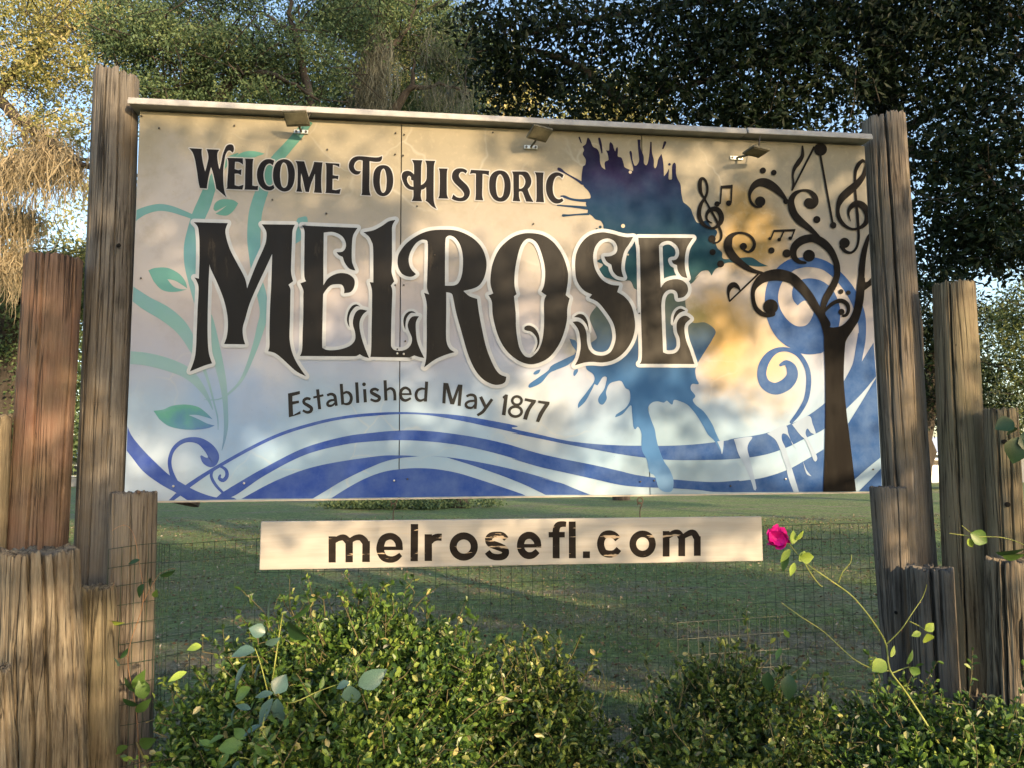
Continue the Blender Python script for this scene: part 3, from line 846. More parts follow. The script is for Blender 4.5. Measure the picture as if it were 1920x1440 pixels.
# --- the town's name
NAME = [
    (['@M 108,77c 395,85c 375,140 380,200 410,300 460,400 520,510 545,570 557,635c 580,570 640,420 690,310 715,240 720,170 705,130 680,95c 960,98c 940,150 935,250 930,380 928,500 945,575c 905,605c 922,640 922,700 918,900 915,1060 935,1170 980,1270 1053,1376c 980,1340 920,1290 850,1225 790,1180 733,1165c 745,1120 745,1000 750,800 760,600 768,345c 720,450 640,620 580,760 545,880 520,970 525,1050 542,1107c 363,1104c 385,1040 395,950 388,850 360,730 310,600 250,470 240,432c 232,600 225,850 225,1050 235,1180 262,1267c 200,1285 75,1335c 110,1240 125,1150 132,1000 140,800 148,640 135,580 113,543c 150,553c 155,400 155,250 150,170 140,115'], []),
    (['@N 120,105c 588,125c 550,190 540,280 540,400 555,450 570,485c 520,470 480,420 463,370c 430,355 410,330c 460,325 487,290 485,240 450,190 380,160 303,165c 300,400 300,608c 340,550 400,515 460,505 520,520 560,560 560,620 530,665 473,677c 475,640 455,605 410,600 360,610 320,650 298,685c 293,900 290,1110 300,1140 340,1155 420,1152 500,1130 545,1100 568,1060 565,1000 550,950 550,900 570,840 610,812 670,823c 630,860 605,920 610,1000 640,1110 685,1223c 640,1210 605,1190c 580,1205 540,1207 400,1207 102,1205c 120,1150 125,1000 130,850 130,700 130,650 105,592c 153,575c 140,540 138,450 140,250 140,150'],
     ['@N 610,790c 580,785 550,810 525,850 515,900 520,965c 500,920 500,870 515,820 545,780 580,770']),
    (['@N 637,162c 720,145 790,110 850,70 907,58c 880,110 878,200 878,400 875,500 897,575c 868,612c 880,650 878,750 873,900 870,1090 875,1130 900,1155 960,1160 1010,1140 1040,1100 1045,1050 1020,990 1010,940 1030,890 1060,870 1105,870c 1080,920 1080,1000 1090,1080 1115,1150 1150,1222c 1110,1215 1065,1200c 1030,1215 1000,1217 695,1213c 702,1150 705,1000 708,850 710,680 705,630 690,582c 720,585c 720,450 718,290 705,240 680,195'],
     ['@N 1080,845c 1040,842 1010,870 995,910 990,985c 975,940 975,890 990,855 1020,830 1055,828']),
    (['@R 115,350 130,290 190,210 280,145 380,105 500,95 620,105 740,160 820,240 860,340 862,430 835,520 780,580 670,612c 720,655 785,678c 800,790 830,950 860,1080 900,1190 940,1270 980,1315 1032,1335c 1020,1380 980,1400 920,1400 840,1360 770,1280 710,1150 660,980 610,800 585,680 570,635 525,622c 525,800 523,980 530,1050 555,1100 597,1128c 520,1150 430,1190 338,1257c 355,1180 360,1050 360,850 360,720 338,627c 380,640c 365,600 362,560 368,400 370,220 360,185c 320,180 270,210 225,280 208,350 225,420 270,470c 240,490 200,490 150,465 120,410',
      '@R 515,567c 515,350 518,190 530,155 560,145 600,165 640,220 662,300 665,400 655,480 630,540 590,565'], []),
    (['@O 445,132 560,150 660,215 740,330 785,460 790,560 770,690c 805,720c 785,810 780,920 750,1040 700,1150 620,1250 520,1302 430,1310 330,1270 230,1180 160,1050 115,880 105,750 75,692c 118,675c 95,600 95,510 115,400 170,280 260,190 350,145',
      '@O 448,182 500,210 540,280 575,400 585,500 575,600 550,660c 595,692c 575,750 575,900 572,1000 555,1110 520,1190 470,1240 440,1250 395,1230 350,1150 325,1000 320,850 305,700c 328,682c 310,600 313,480 335,350 365,250 405,195'],
     ['@O 398,1000c 400,975 440,962 490,985 525,1040 535,1100 520,1160 480,1210c 505,1160 515,1110 500,1060 460,1020 420,1010']),
    (['@S 680,122c 640,190 600,250 575,340 570,430 590,500c 530,485 490,440 475,380c 430,350 410,305c 470,300 520,270 530,215 500,160 440,137 370,160 320,230 308,330 330,430 390,520 470,565 550,575c 530,635c 600,680 660,760 690,870 695,980 660,1100 590,1200 500,1265 400,1290 300,1285 230,1290 135,1318c 170,1250 190,1150 185,1060 165,980 115,912c 170,910 220,950 245,1020 250,1100 270,1170 320,1215 400,1225 470,1190 510,1100 515,1020 490,920 420,810 350,730 270,690c 295,658c 220,620 160,540 140,440 145,300 190,190 270,110 380,80 470,90 560,115 620,125'],
     ['@S 128,868c 170,840 220,850 255,910 268,1000c 240,930 190,880']),
    (['@S 725,130c 1235,132c 1180,220 1160,320 1162,420 1182,505c 1130,490 1095,440 1085,385c 1050,370 1035,340c 1080,330 1105,280 1090,215 1030,165 970,165 925,195 920,250 935,595c 980,540 1060,515 1130,525 1180,570 1187,630 1150,680 1095,693c 1085,640 1050,615 1000,620 960,660 942,740 945,900 957,1195c 1000,1210 1070,1200 1110,1150 1110,1070 1085,1000 1085,920 1120,870 1170,855 1212,885c 1165,930 1155,990 1170,1080 1210,1190 1248,1305c 735,1303c 755,1270 760,1150 752,900 745,500 740,250 730,180'],
     ['@S 1050,925c 1055,860 1080,810 1120,788 1165,808c 1110,830 1075,870']),
]
halos = []
for main, extra in NAME:
    h = Art().outline(main, 6.6)
    for e in extra: h.outline([e], 4.6)
    halos.append(h)
for (main, extra), h in zip(NAME, halos):
    a = Art().fill(*main)
    for e in extra: a.fill(e)
    o = a.build('letter', M_BROWN, sign)
    h.build('outline', M_HALO, o)

# --- the music tree
TR = [
    ('painted_tree_trunk', Art().fill('@4 1000,1366c 1012,1100 1020,700 1018,350 1008,120 @3 1222,960 1190,830 1150,740c 1240,720c 1245,800 1270,850 1330,865 1430,840 1520,745 1565,620 1590,440 1612,250 @2 1700,1300 1730,1120 1785,975 1808,955c 1810,1000 1780,1160 1765,1300 1760,1400 @3 1685,300 1690,355 1720,345 1755,305c 1758,390c 1680,450c 1665,590 1620,770 1550,890 1480,1000 1460,1090 @4 1175,350 1180,500 1205,750 1245,1080 1280,1366c')),
    ('painted_branch', Art().rib('@3 1250,830,50 1200,740,44 1140,650,45 1060,520,50 960,400,56 860,312,60 740,277,65 640,278,62 550,305,55 480,360,42 432,440,26 428,540,22 455,640,25 510,700,28 580,728,24 650,712,30').dot('@3 625,632,84')),
    ('painted_branch', Art().rib('@3 1215,720,25 1215,640,30 1240,550,38 1290,460,40 1340,370,38 1370,280,35 1370,190,36 @2 1470,1220,30 1420,1120,36 1340,1040,42 1250,1000,40 1160,1010,42 1090,1050,40 1050,1110,36 1055,1180,30 1100,1230,22 1170,1243,12').dot('@2 1205,1172,60 983,1150,42')),
    ('painted_branch', Art().rib('@2 1300,985,18 1210,900,28 1120,830,38 1060,760,38 1030,680,36 1030,610,30 1070,550,22 1140,520,12 1210,530,18 1260,580,28 1270,640,30 1240,680,25 1200,690,12').dot('@2 1205,645,50')),
    ('painted_branch', Art().rib('@2 985,632,14 940,570,25 870,500,38 790,450,45 720,440,40 660,470,32 620,530,20 612,590,12 635,650,14 680,685,10 730,682,10').dot('@2 718,632,52 975,630,28')),
    ('painted_branch', Art().rib('@2 745,1347,12 640,1320,22 540,1260,32 450,1180,40 400,1100,42 400,1030,40 430,975,25 500,945,12 580,955,12 640,1000,14 660,1060,16 640,1110,18 600,1135,12 560,1120,10').dot('@2 550,1080,36')),
    ('painted_branch', Art().rib('@3 1225,700,8 1270,640,18 1340,585,22 1420,565,24 1480,600,24 1500,660,20 1480,720,18 1440,735,15').dot('@3 1420,690,35')),
    ('painted_note', Art().rib('@3 480,270,10 165,570,9').rib('@3 163,572,6 150,480,14 170,410,30 215,385,30 260,415,18 278,445,8')),
    ('painted_treble_clef', Art().rib('@2 160,600,8 215,700,11 270,800,12 310,890,12 330,950,12 325,1005,10 290,1040,9 250,1045,8').rib('@2 160,600,6 125,540,16 115,470,20 122,415,18 145,400,14 175,430,12 190,490,12 185,550,12 160,605,14 125,660,18 108,730,20 115,800,22 150,860,18 210,895,12 270,890,14 320,840,24 330,780,26 300,720,26 250,705,24 200,730,18 180,780,12 195,825,10 240,848,5').dot('@2 236,1005,37')),
    ('painted_treble_clef', Art().rib('@2 1660,420,10 1670,560,12 1685,720,14 1695,860,14 1700,1000,12 1680,1090,12 1630,1140,12 1570,1130,16 1530,1080,20').rib('@2 1665,430,10 1670,330,16 1700,260,20 1740,222,16').rib('@2 1740,222,16 1768,240,10 1768,300,14 1745,380,25 1680,460,35 1600,530,40 1530,600,36 1495,690,20 1500,780,20 1550,860,18 1630,905,12 1710,895,16 1775,840,24 1785,760,26 1750,680,34 1680,650,30 1620,690,22 1600,750,12 1620,830,3').dot('@2 1560,1045,52')),
    ('painted_note', Art().rib('@2 1140,80,8 1140,170,18 1100,240,24 1060,300,18 1043,370,10 1050,450,10 1035,520,6').rib('@2 1255,90,11 1037,515,9')),
    ('painted_note', Art().dot('@2 1320,110,65').rib('@2 1318,165,10 1440,840,10').dot('@2 1447,868,32')),
    ('painted_note', Art().fill('@2 324,475c 443,465c 443,498c 324,503c').rib('@2 333,480,8 318,650,8').rib('@2 435,470,8 427,640,8').dot('@2 287,656,27 403,648,28')),
    ('painted_note', Art().fill('@2 848,915c 1072,905c 1066,928c 846,937c').rib('@2 855,925,7 825,1000,7').rib('@2 955,925,7 915,1010,7').rib('@2 1062,915,7 1028,1000,7').dot('@2 815,1002,16 907,1013,18 1017,998,18')),
]
for nm, a in TR: a.build(nm, M_TREEP, sign)
for s in ['745,322,30', '854,342,27', '1283,812,36', '830,1120,31', '242,1137,31', '322,1255,35']: Art().dot('@2 ' + s).build('painted_dot', M_TREEP, sign)
for s in ['1415,462,27', '1497,475,26']: Art().dot('@3 ' + s).build('painted_dot', M_TREEP, sign)

# --- screws
def screw(px, py, r, mat, parent=sign, mapper=on_sign):
    u, v = mapper(px, py)
    n = 10
    V = [(u + r * math.cos(2 * math.pi * k / n), -0.004 - 0.004 * (s > 0), v + r * math.sin(2 * math.pi * k / n)) for s in (0, 1) for k in range(n)]
    V += [(u + r * 0.55 * math.cos(2 * math.pi * k / n), -0.0105, v + r * 0.55 * math.sin(2 * math.pi * k / n)) for k in range(n)]
    Fc = [(k + s * n, (k + 1) % n + s * n, (k + 1) % n + (s + 1) * n, k + (s + 1) * n) for s in (0, 1) for k in range(n)] + [tuple(range(2 * n, 3 * n))]
    return mesh_py('screw', V, Fc, mat, parent, True)


for x, y in [(299, 241), (266, 218), (440, 236), (614, 281), (511, 375), (612, 401), (742, 250), (758, 253), (741, 290), (756, 292), (924, 249), (741, 535), (757, 535),
             (815, 479), (1000, 420), (782, 387), (265, 522), (764, 898), (1200, 903), (1226, 901), (1369, 911), (1198, 588), (1636, 880), (760, 640), (745, 655)]:
    screw(x, y, 0.0042, M_SCREW)
for x, y in [(325.5, 911.5), (458, 906), (739, 901), (745, 663), (757, 664), (1472, 898)]:
    screw(x, y, 0.0052, M_SCREWL)

# --- cap rail (two lengths) and three small floodlights
M_RAIL = flat_mat('weathered_rail_paint', (0.34, 0.33, 0.33), 0.5, 0.0, 0.22, 14)
cut = on_sign(1392, 275)[0]
for a, b, dz in ((-0.035, cut - 0.003, 0.0), (cut + 0.003, SW + 0.008, 0.004)):
    r = mesh_py('cap_rail', *join([box_vf(a, b, -0.060, 0.07, SH + 0.010 + dz, SH + 0.038 + dz), box_vf(a + 0.001, b - 0.001, -0.068, -0.0605, SH + 0.004 + dz, SH + 0.026 + dz)]), M_RAIL, sign)
    bevel(r, 0.004, 2)
box('rail_bracket', 0.02, SW - 0.02, 0.026, 0.066, SH - 0.025, SH + 0.007, M_BACK, sign)

M_LAMP = flat_mat('mossy_lamp_housing', (0.11, 0.10, 0.07), 0.85, 0.0, 0.5, 26)
M_ZINC = flat_mat('zinc_plate', (0.55, 0.58, 0.55), 0.4, 0.6)
M_GLASSL = flat_mat('lamp_lens', (0.15, 0.135, 0.09), 0.7, mottle=0.4)


def flood(px, py, plate, tilt, turn, label):
    u, v = on_sign(*plate)
    root = empty('floodlight', S0 + S_U * u + Vector((0, 0, v)), YAW)
    tag(root, label, 'floodlight', 'floodlights along the top of the sign')
    bevel(box('bracket_plate', -0.034, 0.034, -0.009, -0.004, -0.010, 0.010, M_ZINC, root), 0.002, 1)
    for sx in (-0.023, 0.023):
        V, Fc = tube_vf([(sx, -0.009, 0), (sx, -0.013, 0)], [0.006, 0.006], 8)
        mesh_py('bolt', list(V) + [], [tuple(f) for f in Fc] + [tuple(range(8, 16))], M_SCREW, root)
    Y = 0.12
    d = ray(px, py)
    t = ((S0 - S_IN * Y) - EYE).dot(S_IN) / d.dot(S_IN)
    q = EYE + d * t - (S0 + S_U * u + Vector((0, 0, v)))
    c = Vector((q.dot(S_U), -Y, q.z))
    tubes('arm', [([(0, -0.008, 0), (c.x * 0.5, -0.05, c.z * 0.45), (c.x * 0.95, -0.105, c.z * 0.9)], 0.006)], M_LAMP, root, 6)
    h = mesh_py('housing', *join([box_vf(-0.056, 0.056, -0.040, 0.040, -0.006, 0.006), box_vf(-0.045, 0.045, -0.032, 0.032, 0.0065, 0.011)]), M_LAMP, root)
    h.location = c
    h.rotation_euler = (tilt, 0, turn)
    bevel(h, 0.004, 2)
    tubes('cable', [([(c.x, c.y + 0.02, c.z + 0.008), (c.x + 0.03, c.y + 0.05, c.z - 0.012), (c.x + 0.055, -0.055, SH - v + 0.006)], 0.003)], M_SCREW, root, 5)
    g = mesh_py('lens', *box_vf(-0.049, 0.049, -0.033, 0.026, -0.0085, -0.0065), M_GLASSL, root)
    g.location = c; g.rotation_euler = (tilt, 0, turn)
    return root


flood(556, 222, (565, 248), math.radians(-34), math.radians(-10), 'small mossy floodlight on the rail at the left end above the green vine')
flood(1012, 250, (995, 277), math.radians(-30), math.radians(24), 'middle small floodlight on a slanted arm left of the purple splash')
flood(1418, 284, (1380, 297), math.radians(-8), math.radians(20), 'small floodlight at the right end above the painted music notes')

# ------------------------------------------------------------------ hanging board
kb = NT('board_pine_paint')
bc = kb.coord('Object', (0.06, 1, 1))
bf = kb.noise(bc, 26, 6, 0.65)
bcol = kb.ramp(bf, [(0.3, (0.30, 0.275, 0.24)), (0.6, (0.38, 0.355, 0.325)), (0.8, (0.42, 0.40, 0.365))])
bcol = kb.mix(kb.ramp(kb.noise(kb.coord('Object', (0.04, 1, 1)), 60, 3), [(0.25, 0.7), (0.30, 0.0)]), bcol, (0.42, 0.32, 0.2))
kb.base(bcol); kb.rough(0.6); kb.bump(bf, 0.2, 0.003)
kl = NT('worn_letter_paint')
lc = kl.coord('Object', (0.12, 1, 1))
lf = kl.noise(lc, 42, 4, 0.6)
lcol = kl.ramp(kl.noise(lc, 20, 5), [(0.3, (0.010, 0.008, 0.007)), (0.8, (0.026, 0.021, 0.018))])
lcol = kl.mix(kl.ramp(lf, [(0.615, 0.0), (0.635, 1.0)]), lcol, (0.36, 0.28, 0.20))
kl.base(lcol); kl.rough(0.85); kl.b.inputs['Specular IOR Level'].default_value = 0.05
u0, v0 = on_sign(486, 1069); u1, v1 = on_sign(1431, 1052); _, vt = on_sign(486, 978)
BH = vt - v0
ang = math.atan2(v1 - v0, u1 - u0)
BL = math.hypot(u1 - u0, v1 - v0)
board = empty('hanging_board', S0 + S_U * u0 + Vector((0, 0, v0)))
board.rotation_euler = Matrix.Rotation(YAW, 4, 'Z').to_3x3().__matmul__(Matrix.Rotation(-ang, 3, 'Y')).to_euler()
tag(board, 'long pale wooden board with worn black web address hanging under the sign', 'sign board')
B_O = S0 + S_U * u0 + Vector((0, 0, v0))
B_U = (S_U * math.cos(ang) + Vector((0, 0, math.sin(ang))))
B_V = (-S_U * math.sin(ang) + Vector((0, 0, math.cos(ang))))


def on_board(px, py):
    d = ray(px, py)
    t = (B_O - EYE).dot(S_IN) / d.dot(S_IN)
    q = EYE + d * t - B_O
    return q.dot(B_U), q.dot(B_V)


bevel(box('plank', 0, BL, 0.0, 0.022, 0, BH, kb.m, board), 0.004, 2)
_off[0] = 0.0004
def A_(): return Art(on_board)
WEB = [
    A_().rib('@G 122,243,36 122,505,36', False).rib('@G 292,285,37 292,503,37', False).rib('@G 462,290,38 460,500,38', False).rib('@G 140,290,25 190,262,28 240,256,32 280,290,36').rib('@G 305,285,25 355,258,28 410,256,32 450,295,36'),
    A_().rib('@G 640,363,18 828,363,18', False).rib('@G 792,368,34 785,300,36 740,252,34 690,243,34 632,270,36 604,340,38 607,400,38 640,455,36 700,475,33 755,465,30 808,425,22', False),
    A_().rib('@G 945,120,37 942,492,37', False),
    A_().rib('@G 1083,222,37 1083,490,37', False).rib('@G 1095,310,25 1130,268,32 1170,252,35 1217,252,36', False),
    A_().ring('@G 1437,345', 106, 106, 36),
    A_().rib('@G 1862,270,28 1825,233,30 1770,226,30 1712,237,33 1686,270,36 1702,312,38 1770,340,40 1838,370,38 1856,408,36 1830,443,34 1770,452,32 1710,438,32 1672,398,30', False),
    A_().rib('@H 110,320,17 278,320,17', False).rib('@H 244,322,33 235,270,34 190,226,34 140,224,34 97,255,34 80,320,34 97,375,34 140,410,34 195,408,32 243,370,27', False),
    A_().rib('@H 418,440,33 418,240,33 418,170,33 435,128,32 470,114,28 513,116,25', False).rib('@H 347,215,26 500,215,26', False),
    A_().rib('@H 570,90,33 572,438,33', False),
    A_().fill('@H 672,373c 738,373c 738,437c 672,437c'),
    A_().rib('@H 1003,258,32 970,222,33 920,207,34 870,222,34 842,275,34 843,330,34 870,383,34 925,399,34 975,388,32 1012,350,29', False),
    A_().ring('@H 1237,303', 93, 96, 32),
    A_().rib('@H 1460,180,32 1460,422,32', False).rib('@H 1608,230,32 1608,418,32', False).rib('@H 1755,230,32 1755,415,32', False).rib('@H 1478,232,22 1530,200,28 1575,198,30 1600,235,32').rib('@H 1624,232,22 1680,200,28 1720,198,30 1748,240,32'),
]
for a in WEB: a.build('letter', kl.m, board)
M_HOOK = flat_mat('rusty_hook', (0.09, 0.06, 0.045), 0.6, 0.4, 0.4)
for hx, hy in ((737, 966), (1201, 964)):
    uu, _ = on_board(hx, hy)
    x = uu
    top = on_sign(hx, 934)[1]
    zt = BH
    hgt = (on_sign(hx, 932)[1] + S0.z) - (B_O + B_U * x + B_V * BH).z
    hook = [(x, 0.011, zt - 0.01), (x, 0.011, zt + hgt * 0.3), (x + 0.004, 0.011, zt + hgt * 0.5)]
    for k in range(9):
        a = -math.pi * 0.5 + k * math.pi * 1.55 / 8
        hook.append((x + 0.010 * math.cos(a), 0.011, zt + hgt * 0.62 + 0.012 * math.sin(a)))
    tubes('hook', [(hook, 0.0028)], M_HOOK, board, 6)
    ring = [(x + 0.002 + 0.014 * math.cos(a), 0.011 + 0.003 * math.sin(a), zt + hgt - 0.018 + 0.015 * math.sin(a)) for a in np.linspace(0, 2 * math.pi, 17)]
    tubes('eye_ring', [(ring, 0.0028)], M_HOOK, board, 6)

# ------------------------------------------------------------------ log posts
def vnoise(x, seed):
    r = np.random.default_rng(seed)
    k = r.random((6, 2))
    return sum(np.sin(x * (1.3 + 2.7 * i + 2 * k[i, 0]) + k[i, 1] * 6.28) / (i + 1) for i in range(6)) / 2.0


M_WGREY = wood_mat('grey_log_wood', (0.045, 0.040, 0.038), (0.16, 0.142, 0.125), (0.29, 0.265, 0.235), (0.20, 0.145, 0.09))
M_WRED = wood_mat('reddish_log_wood', (0.06, 0.036, 0.026), (0.20, 0.122, 0.086), (0.31, 0.21, 0.155), (0.23, 0.105, 0.068), 0.45)
M_WTAN = wood_mat('tan_log_wood', (0.06, 0.048, 0.032), (0.24, 0.19, 0.125), (0.38, 0.32, 0.22), (0.21, 0.18, 0.10), 0.3)
M_WROT = wood_mat('rotting_stump_wood', (0.03, 0.022, 0.017), (0.17, 0.135, 0.095), (0.40, 0.34, 0.25), (0.13, 0.08, 0.05))
M_WPINK = wood_mat('pinkish_log_wood', (0.055, 0.045, 0.038), (0.22, 0.18, 0.145), (0.36, 0.31, 0.255), (0.24, 0.185, 0.11))


def log_post(label, top, bot, Y, mat, seed, ncrack=9, deep=1.0, jag=0.012, slant=0.0, Yb=None, name='log_post'):
    """top = (x left, x right, y), bot = (x left, x right, y) in photo pixels at distance Y"""
    Yb = Yb or Y
    pt, pb = W3((top[0] + top[1]) / 2, top[2], Y), W3((bot[0] + bot[1]) / 2, bot[2], Yb)
    kt = 1.04 / math.sqrt(1 + (((top[0] + top[1]) / 2 - 960) / F) ** 2)      # off-axis cylinders look wider
    rt, rb = (top[1] - top[0]) / 2 * Y / F * kt, (bot[1] - bot[0]) / 2 * Yb / F * kt
    ax = (pt - pb) / (pt.z - pb.z)
    base = pb - ax * (pb.z + 0.06)
    H = pt.z - base.z
    r0 = rb + (rb - rt) * 0.25 * (pb.z / max(0.2, H))
    r = np.random.default_rng(seed)
    nt, nz = 330, 42
    th = np.linspace(0, 2 * np.pi, nt, endpoint=False)
    zz = np.linspace(0, 1, nz) ** 0.85
    TH, ZZ = np.meshgrid(th, zz)
    z = ZZ * H
    R = r0 + (rt - r0) * ZZ
    for k in (2, 3, 5, 7):
        R = R * (1 + r.normal() * 0.02 / k ** 0.4 * np.sin(k * TH + r.random() * 6.28 + 0.5 * np.sin(z * 2 + k)))
    R = R * (1 + 0.010 * vnoise(z * 1.7, seed + 5))
    R += 0.0008 * deep * vnoise(TH * 19 + 0.6 * np.sin(z * 4 + seed), seed + 2) + 0.0005 * vnoise(TH * 43 + z, seed + 3)
    ths = (r.permutation(ncrack) + 0.25 + 0.5 * r.random(ncrack)) * 2 * np.pi / ncrack
    topcut = np.zeros(nt)
    for i in range(ncrack):
        w = (0.026 + 0.035 * r.random() ** 2) * (0.1 / rt) ** 0.7 * (2.3 if deep > 1.2 else 1.15)
        dp = rt * (0.14 + 0.22 * r.random() ** 1.5) * deep
        a, b = (0.0, 1.0) if r.random() < 0.5 else sorted(r.random(2) * [0.8, 1.2])
        if r.random() < 0.6: b = 1.3
        tc = ths[i] + 0.05 * vnoise(z * 1.6 + i, seed + 20 + i) + 0.012 * vnoise(z * 13, seed + 40 + i)
        d = np.abs((TH - tc + np.pi) % (2 * np.pi) - np.pi)
        fade = np.clip((ZZ - a) * 7, 0, 1) * np.clip((b - ZZ) * 7, 0, 1)
        R -= dp * np.clip(1.8 * (1 - d / w), 0, 1) ** 0.7 * fade
        topcut += np.clip(1 - d[-1] / (w * 1.2), 0, 1) * fade[-1] * 0.03 * deep
    jh = jag * (vnoise(th * 3, seed + 8) + 0.6 * vnoise(th * 9, seed + 9)) - topcut + slant * rt * np.cos(th)
    z = z + jh[None, :] * np.clip((ZZ - 0.9) * 10, 0, 1)
    X = base.x + ax.x * z + R * np.cos(TH)
    Yv = base.y + ax.y * z + R * np.sin(TH)
    rows = [np.stack([X[i], Yv[i], base.z + z[i]], 1) for i in range(nz)]
    cx, cy, zt = base.x + ax.x * H, base.y + ax.y * H, base.z + H
    for f in (0.94, 0.75, 0.5, 0.25, 0.01):
        rr = R[-1] * f
        zc = zt + jh * (0.9 * f) + 0.004 * vnoise(th * 6 + f * 9, seed + 11) + (0.006 if f == 0.94 else 0.0)
        rows.append(np.stack([cx + rr * np.cos(th), cy + rr * np.sin(th), zc], 1))
    V = np.concatenate(rows) - np.array(base)
    m = len(rows)
    idx = np.arange(m * nt).reshape(m, nt)
    idx2 = np.concatenate([idx, idx[:, :1]], 1)
    Fc = np.stack([idx2[:-1, :-1], idx2[:-1, 1:], idx2[1:, 1:], idx2[1:, :-1]], -1).reshape(-1, 4)
    o = mesh_np(name, V, Fc, mat, smooth=True)
    o.location = base
    tag(o, label, 'post', 'log posts around the sign')
    return o, base, ax, H, rt


P = {}
P[1] = log_post('tallest grey log post with split top at the left edge of the sign', (175, 262, 144), (141, 237, 1000), 3.55, M_WGREY, 11, 10, 1.0, 0.016, -0.12)
P[2] = log_post('thick reddish log post, second from the left, with a long dark crack', (47, 156, 487), (16, 126, 1010), 3.34, M_WRED, 12, 7, 1.0, 0.006)
P[3] = log_post('short brown log post cut off by the left picture edge', (-88, 23, 782), (-98, 11, 1010), 3.2, M_WTAN, 13, 8)
P[4] = log_post('fat rotting stump post in the lower left foreground with deep cracks', (-6, 147, 1034), (2, 162, 1400), 2.85, M_WROT, 14, 17, 1.7, 0.012)
P[5] = log_post('low stump post in the bottom left corner beside the fat one', (-75, 20, 1258), (-70, 32, 1430), 2.5, M_WROT, 15, 12, 1.5, 0.012)
P[6] = log_post('narrow yellowish low post between the fat stump and the wire wrapped post', (147, 216, 1102), (152, 222, 1400), 3.12, M_WTAN, 16, 6, 0.8, 0.01)
P[7] = log_post('short square topped post wrapped in wire before the sign lower left corner', (207, 292, 925), (199, 284, 1330), 3.3, M_WPINK, 17, 7, 1.0, 0.004)
P[8] = log_post('tall cracked log post at the right edge of the sign', (1615, 1697, 226), (1662, 1754, 1050), 4.05, M_WPINK, 18, 9, 1.1, 0.012, 0.1)
P[9] = log_post('sunlit log post standing just right of the tall sign post', (1748, 1828, 535), (1766, 1859, 1050), 3.86, M_WTAN, 19, 7, 0.8, 0.008)
P[10] = log_post('tan log post with two bolt holes near the right picture edge', (1843, 1908, 769), (1852, 1924, 1030), 3.66, M_WTAN, 20, 9, 0.8, 0.005)
P[11] = log_post('narrow short grey post before the sign lower right corner', (1631, 1698, 915), (1660, 1708, 1270), 3.72, M_WGREY, 21, 6, 1.0, 0.004, Yb=3.72)
P[12] = log_post('grey low post with a torn top in front of the tall right post', (1700, 1786, 1066), (1718, 1800, 1330), 3.5, M_WGREY, 22, 14, 1.6, 0.012)
P[13] = log_post('furrowed grey stump post cut by the right picture edge', (1846, 1950, 1050), (1856, 1962, 1370), 3.15, M_WROT, 23, 17, 1.8, 0.012)
P[14] = log_post('little broken stump low between the right posts', (1806, 1852, 1308), (1808, 1856, 1400), 3.38, M_WROT, 24, 10, 1.8, 0.02)

M_HOLE = flat_mat('bolt_hole_black', (0.006, 0.005, 0.004), 0.9)


def on_post(i, px, py, r, name, mat, out=0.0):
    o, base, ax, H, rt = P[i]
    d = ray(px, py)
    Y = base.y - rt
    p = W3(px, py, base.y)
    cx = base.x + ax.x * (p.z - base.z); cy = base.y + ax.y * (p.z - base.z)
    dx = max(-0.95, min(0.95, (p.x - cx) / rt))
    p = W3(px, py, cy - rt * math.sqrt(1 - dx * dx))
    n = 12
    nrm = Vector((p.x - cx, p.y - cy, 0)).normalized()
    t = Vector((-nrm.y, nrm.x, 0))
    V, Fc = [], []
    for s, (f, dd) in enumerate(((1.0, -0.012), (1.0, 0.003 + out), (0.45, 0.004 + out))):
        for k in range(n):
            a = 2 * math.pi * k / n
            V.append(p + t * (r * f * math.cos(a)) + Vector((0, 0, r * f * math.sin(a))) + nrm * dd - base)
    for s in range(2):
        for k in range(n): Fc.append((s * n + k, s * n + (k + 1) % n, (s + 1) * n + (k + 1) % n, (s + 1) * n + k))
    Fc.append(tuple(range(2 * n, 3 * n)))
    return mesh_py(name, V, Fc, mat, o)


on_post(10, 1883, 828, 0.011, 'bolt_hole', M_HOLE)
on_post(10, 1889, 946, 0.012, 'bolt_hole', M_HOLE)
on_post(8, 1703, 818, 0.022, 'knot', M_HOLE)
on_post(8, 1711, 710, 0.011, 'washer', M_SCREWL, 0.002)
on_post(1, 223, 460, 0.009, 'knot', M_HOLE)
on_post(11, 1680, 1149, 0.007, 'bolt_hole', M_HOLE)
on_post(7, 260, 923, 0.008, 'nail', M_HOOK, 0.002)

# ------------------------------------------------------------------ wire fences
M_WIRE = flat_mat('green_coated_wire', (0.015, 0.035, 0.02), 0.5)
M_WIRE2 = flat_mat('pale_wire', (0.20, 0.19, 0.14), 0.5, 0.2)  # paler wire than the green mesh, slightly metallic


def polyline_at(pts, s):
    pts = np.array(pts, float)
    L = np.concatenate([[0], np.cumsum(np.linalg.norm(np.diff(pts, axis=0), axis=1))])
    return np.stack([np.interp(s, L, pts[:, k]) for k in range(pts.shape[1])], -1), L[-1]


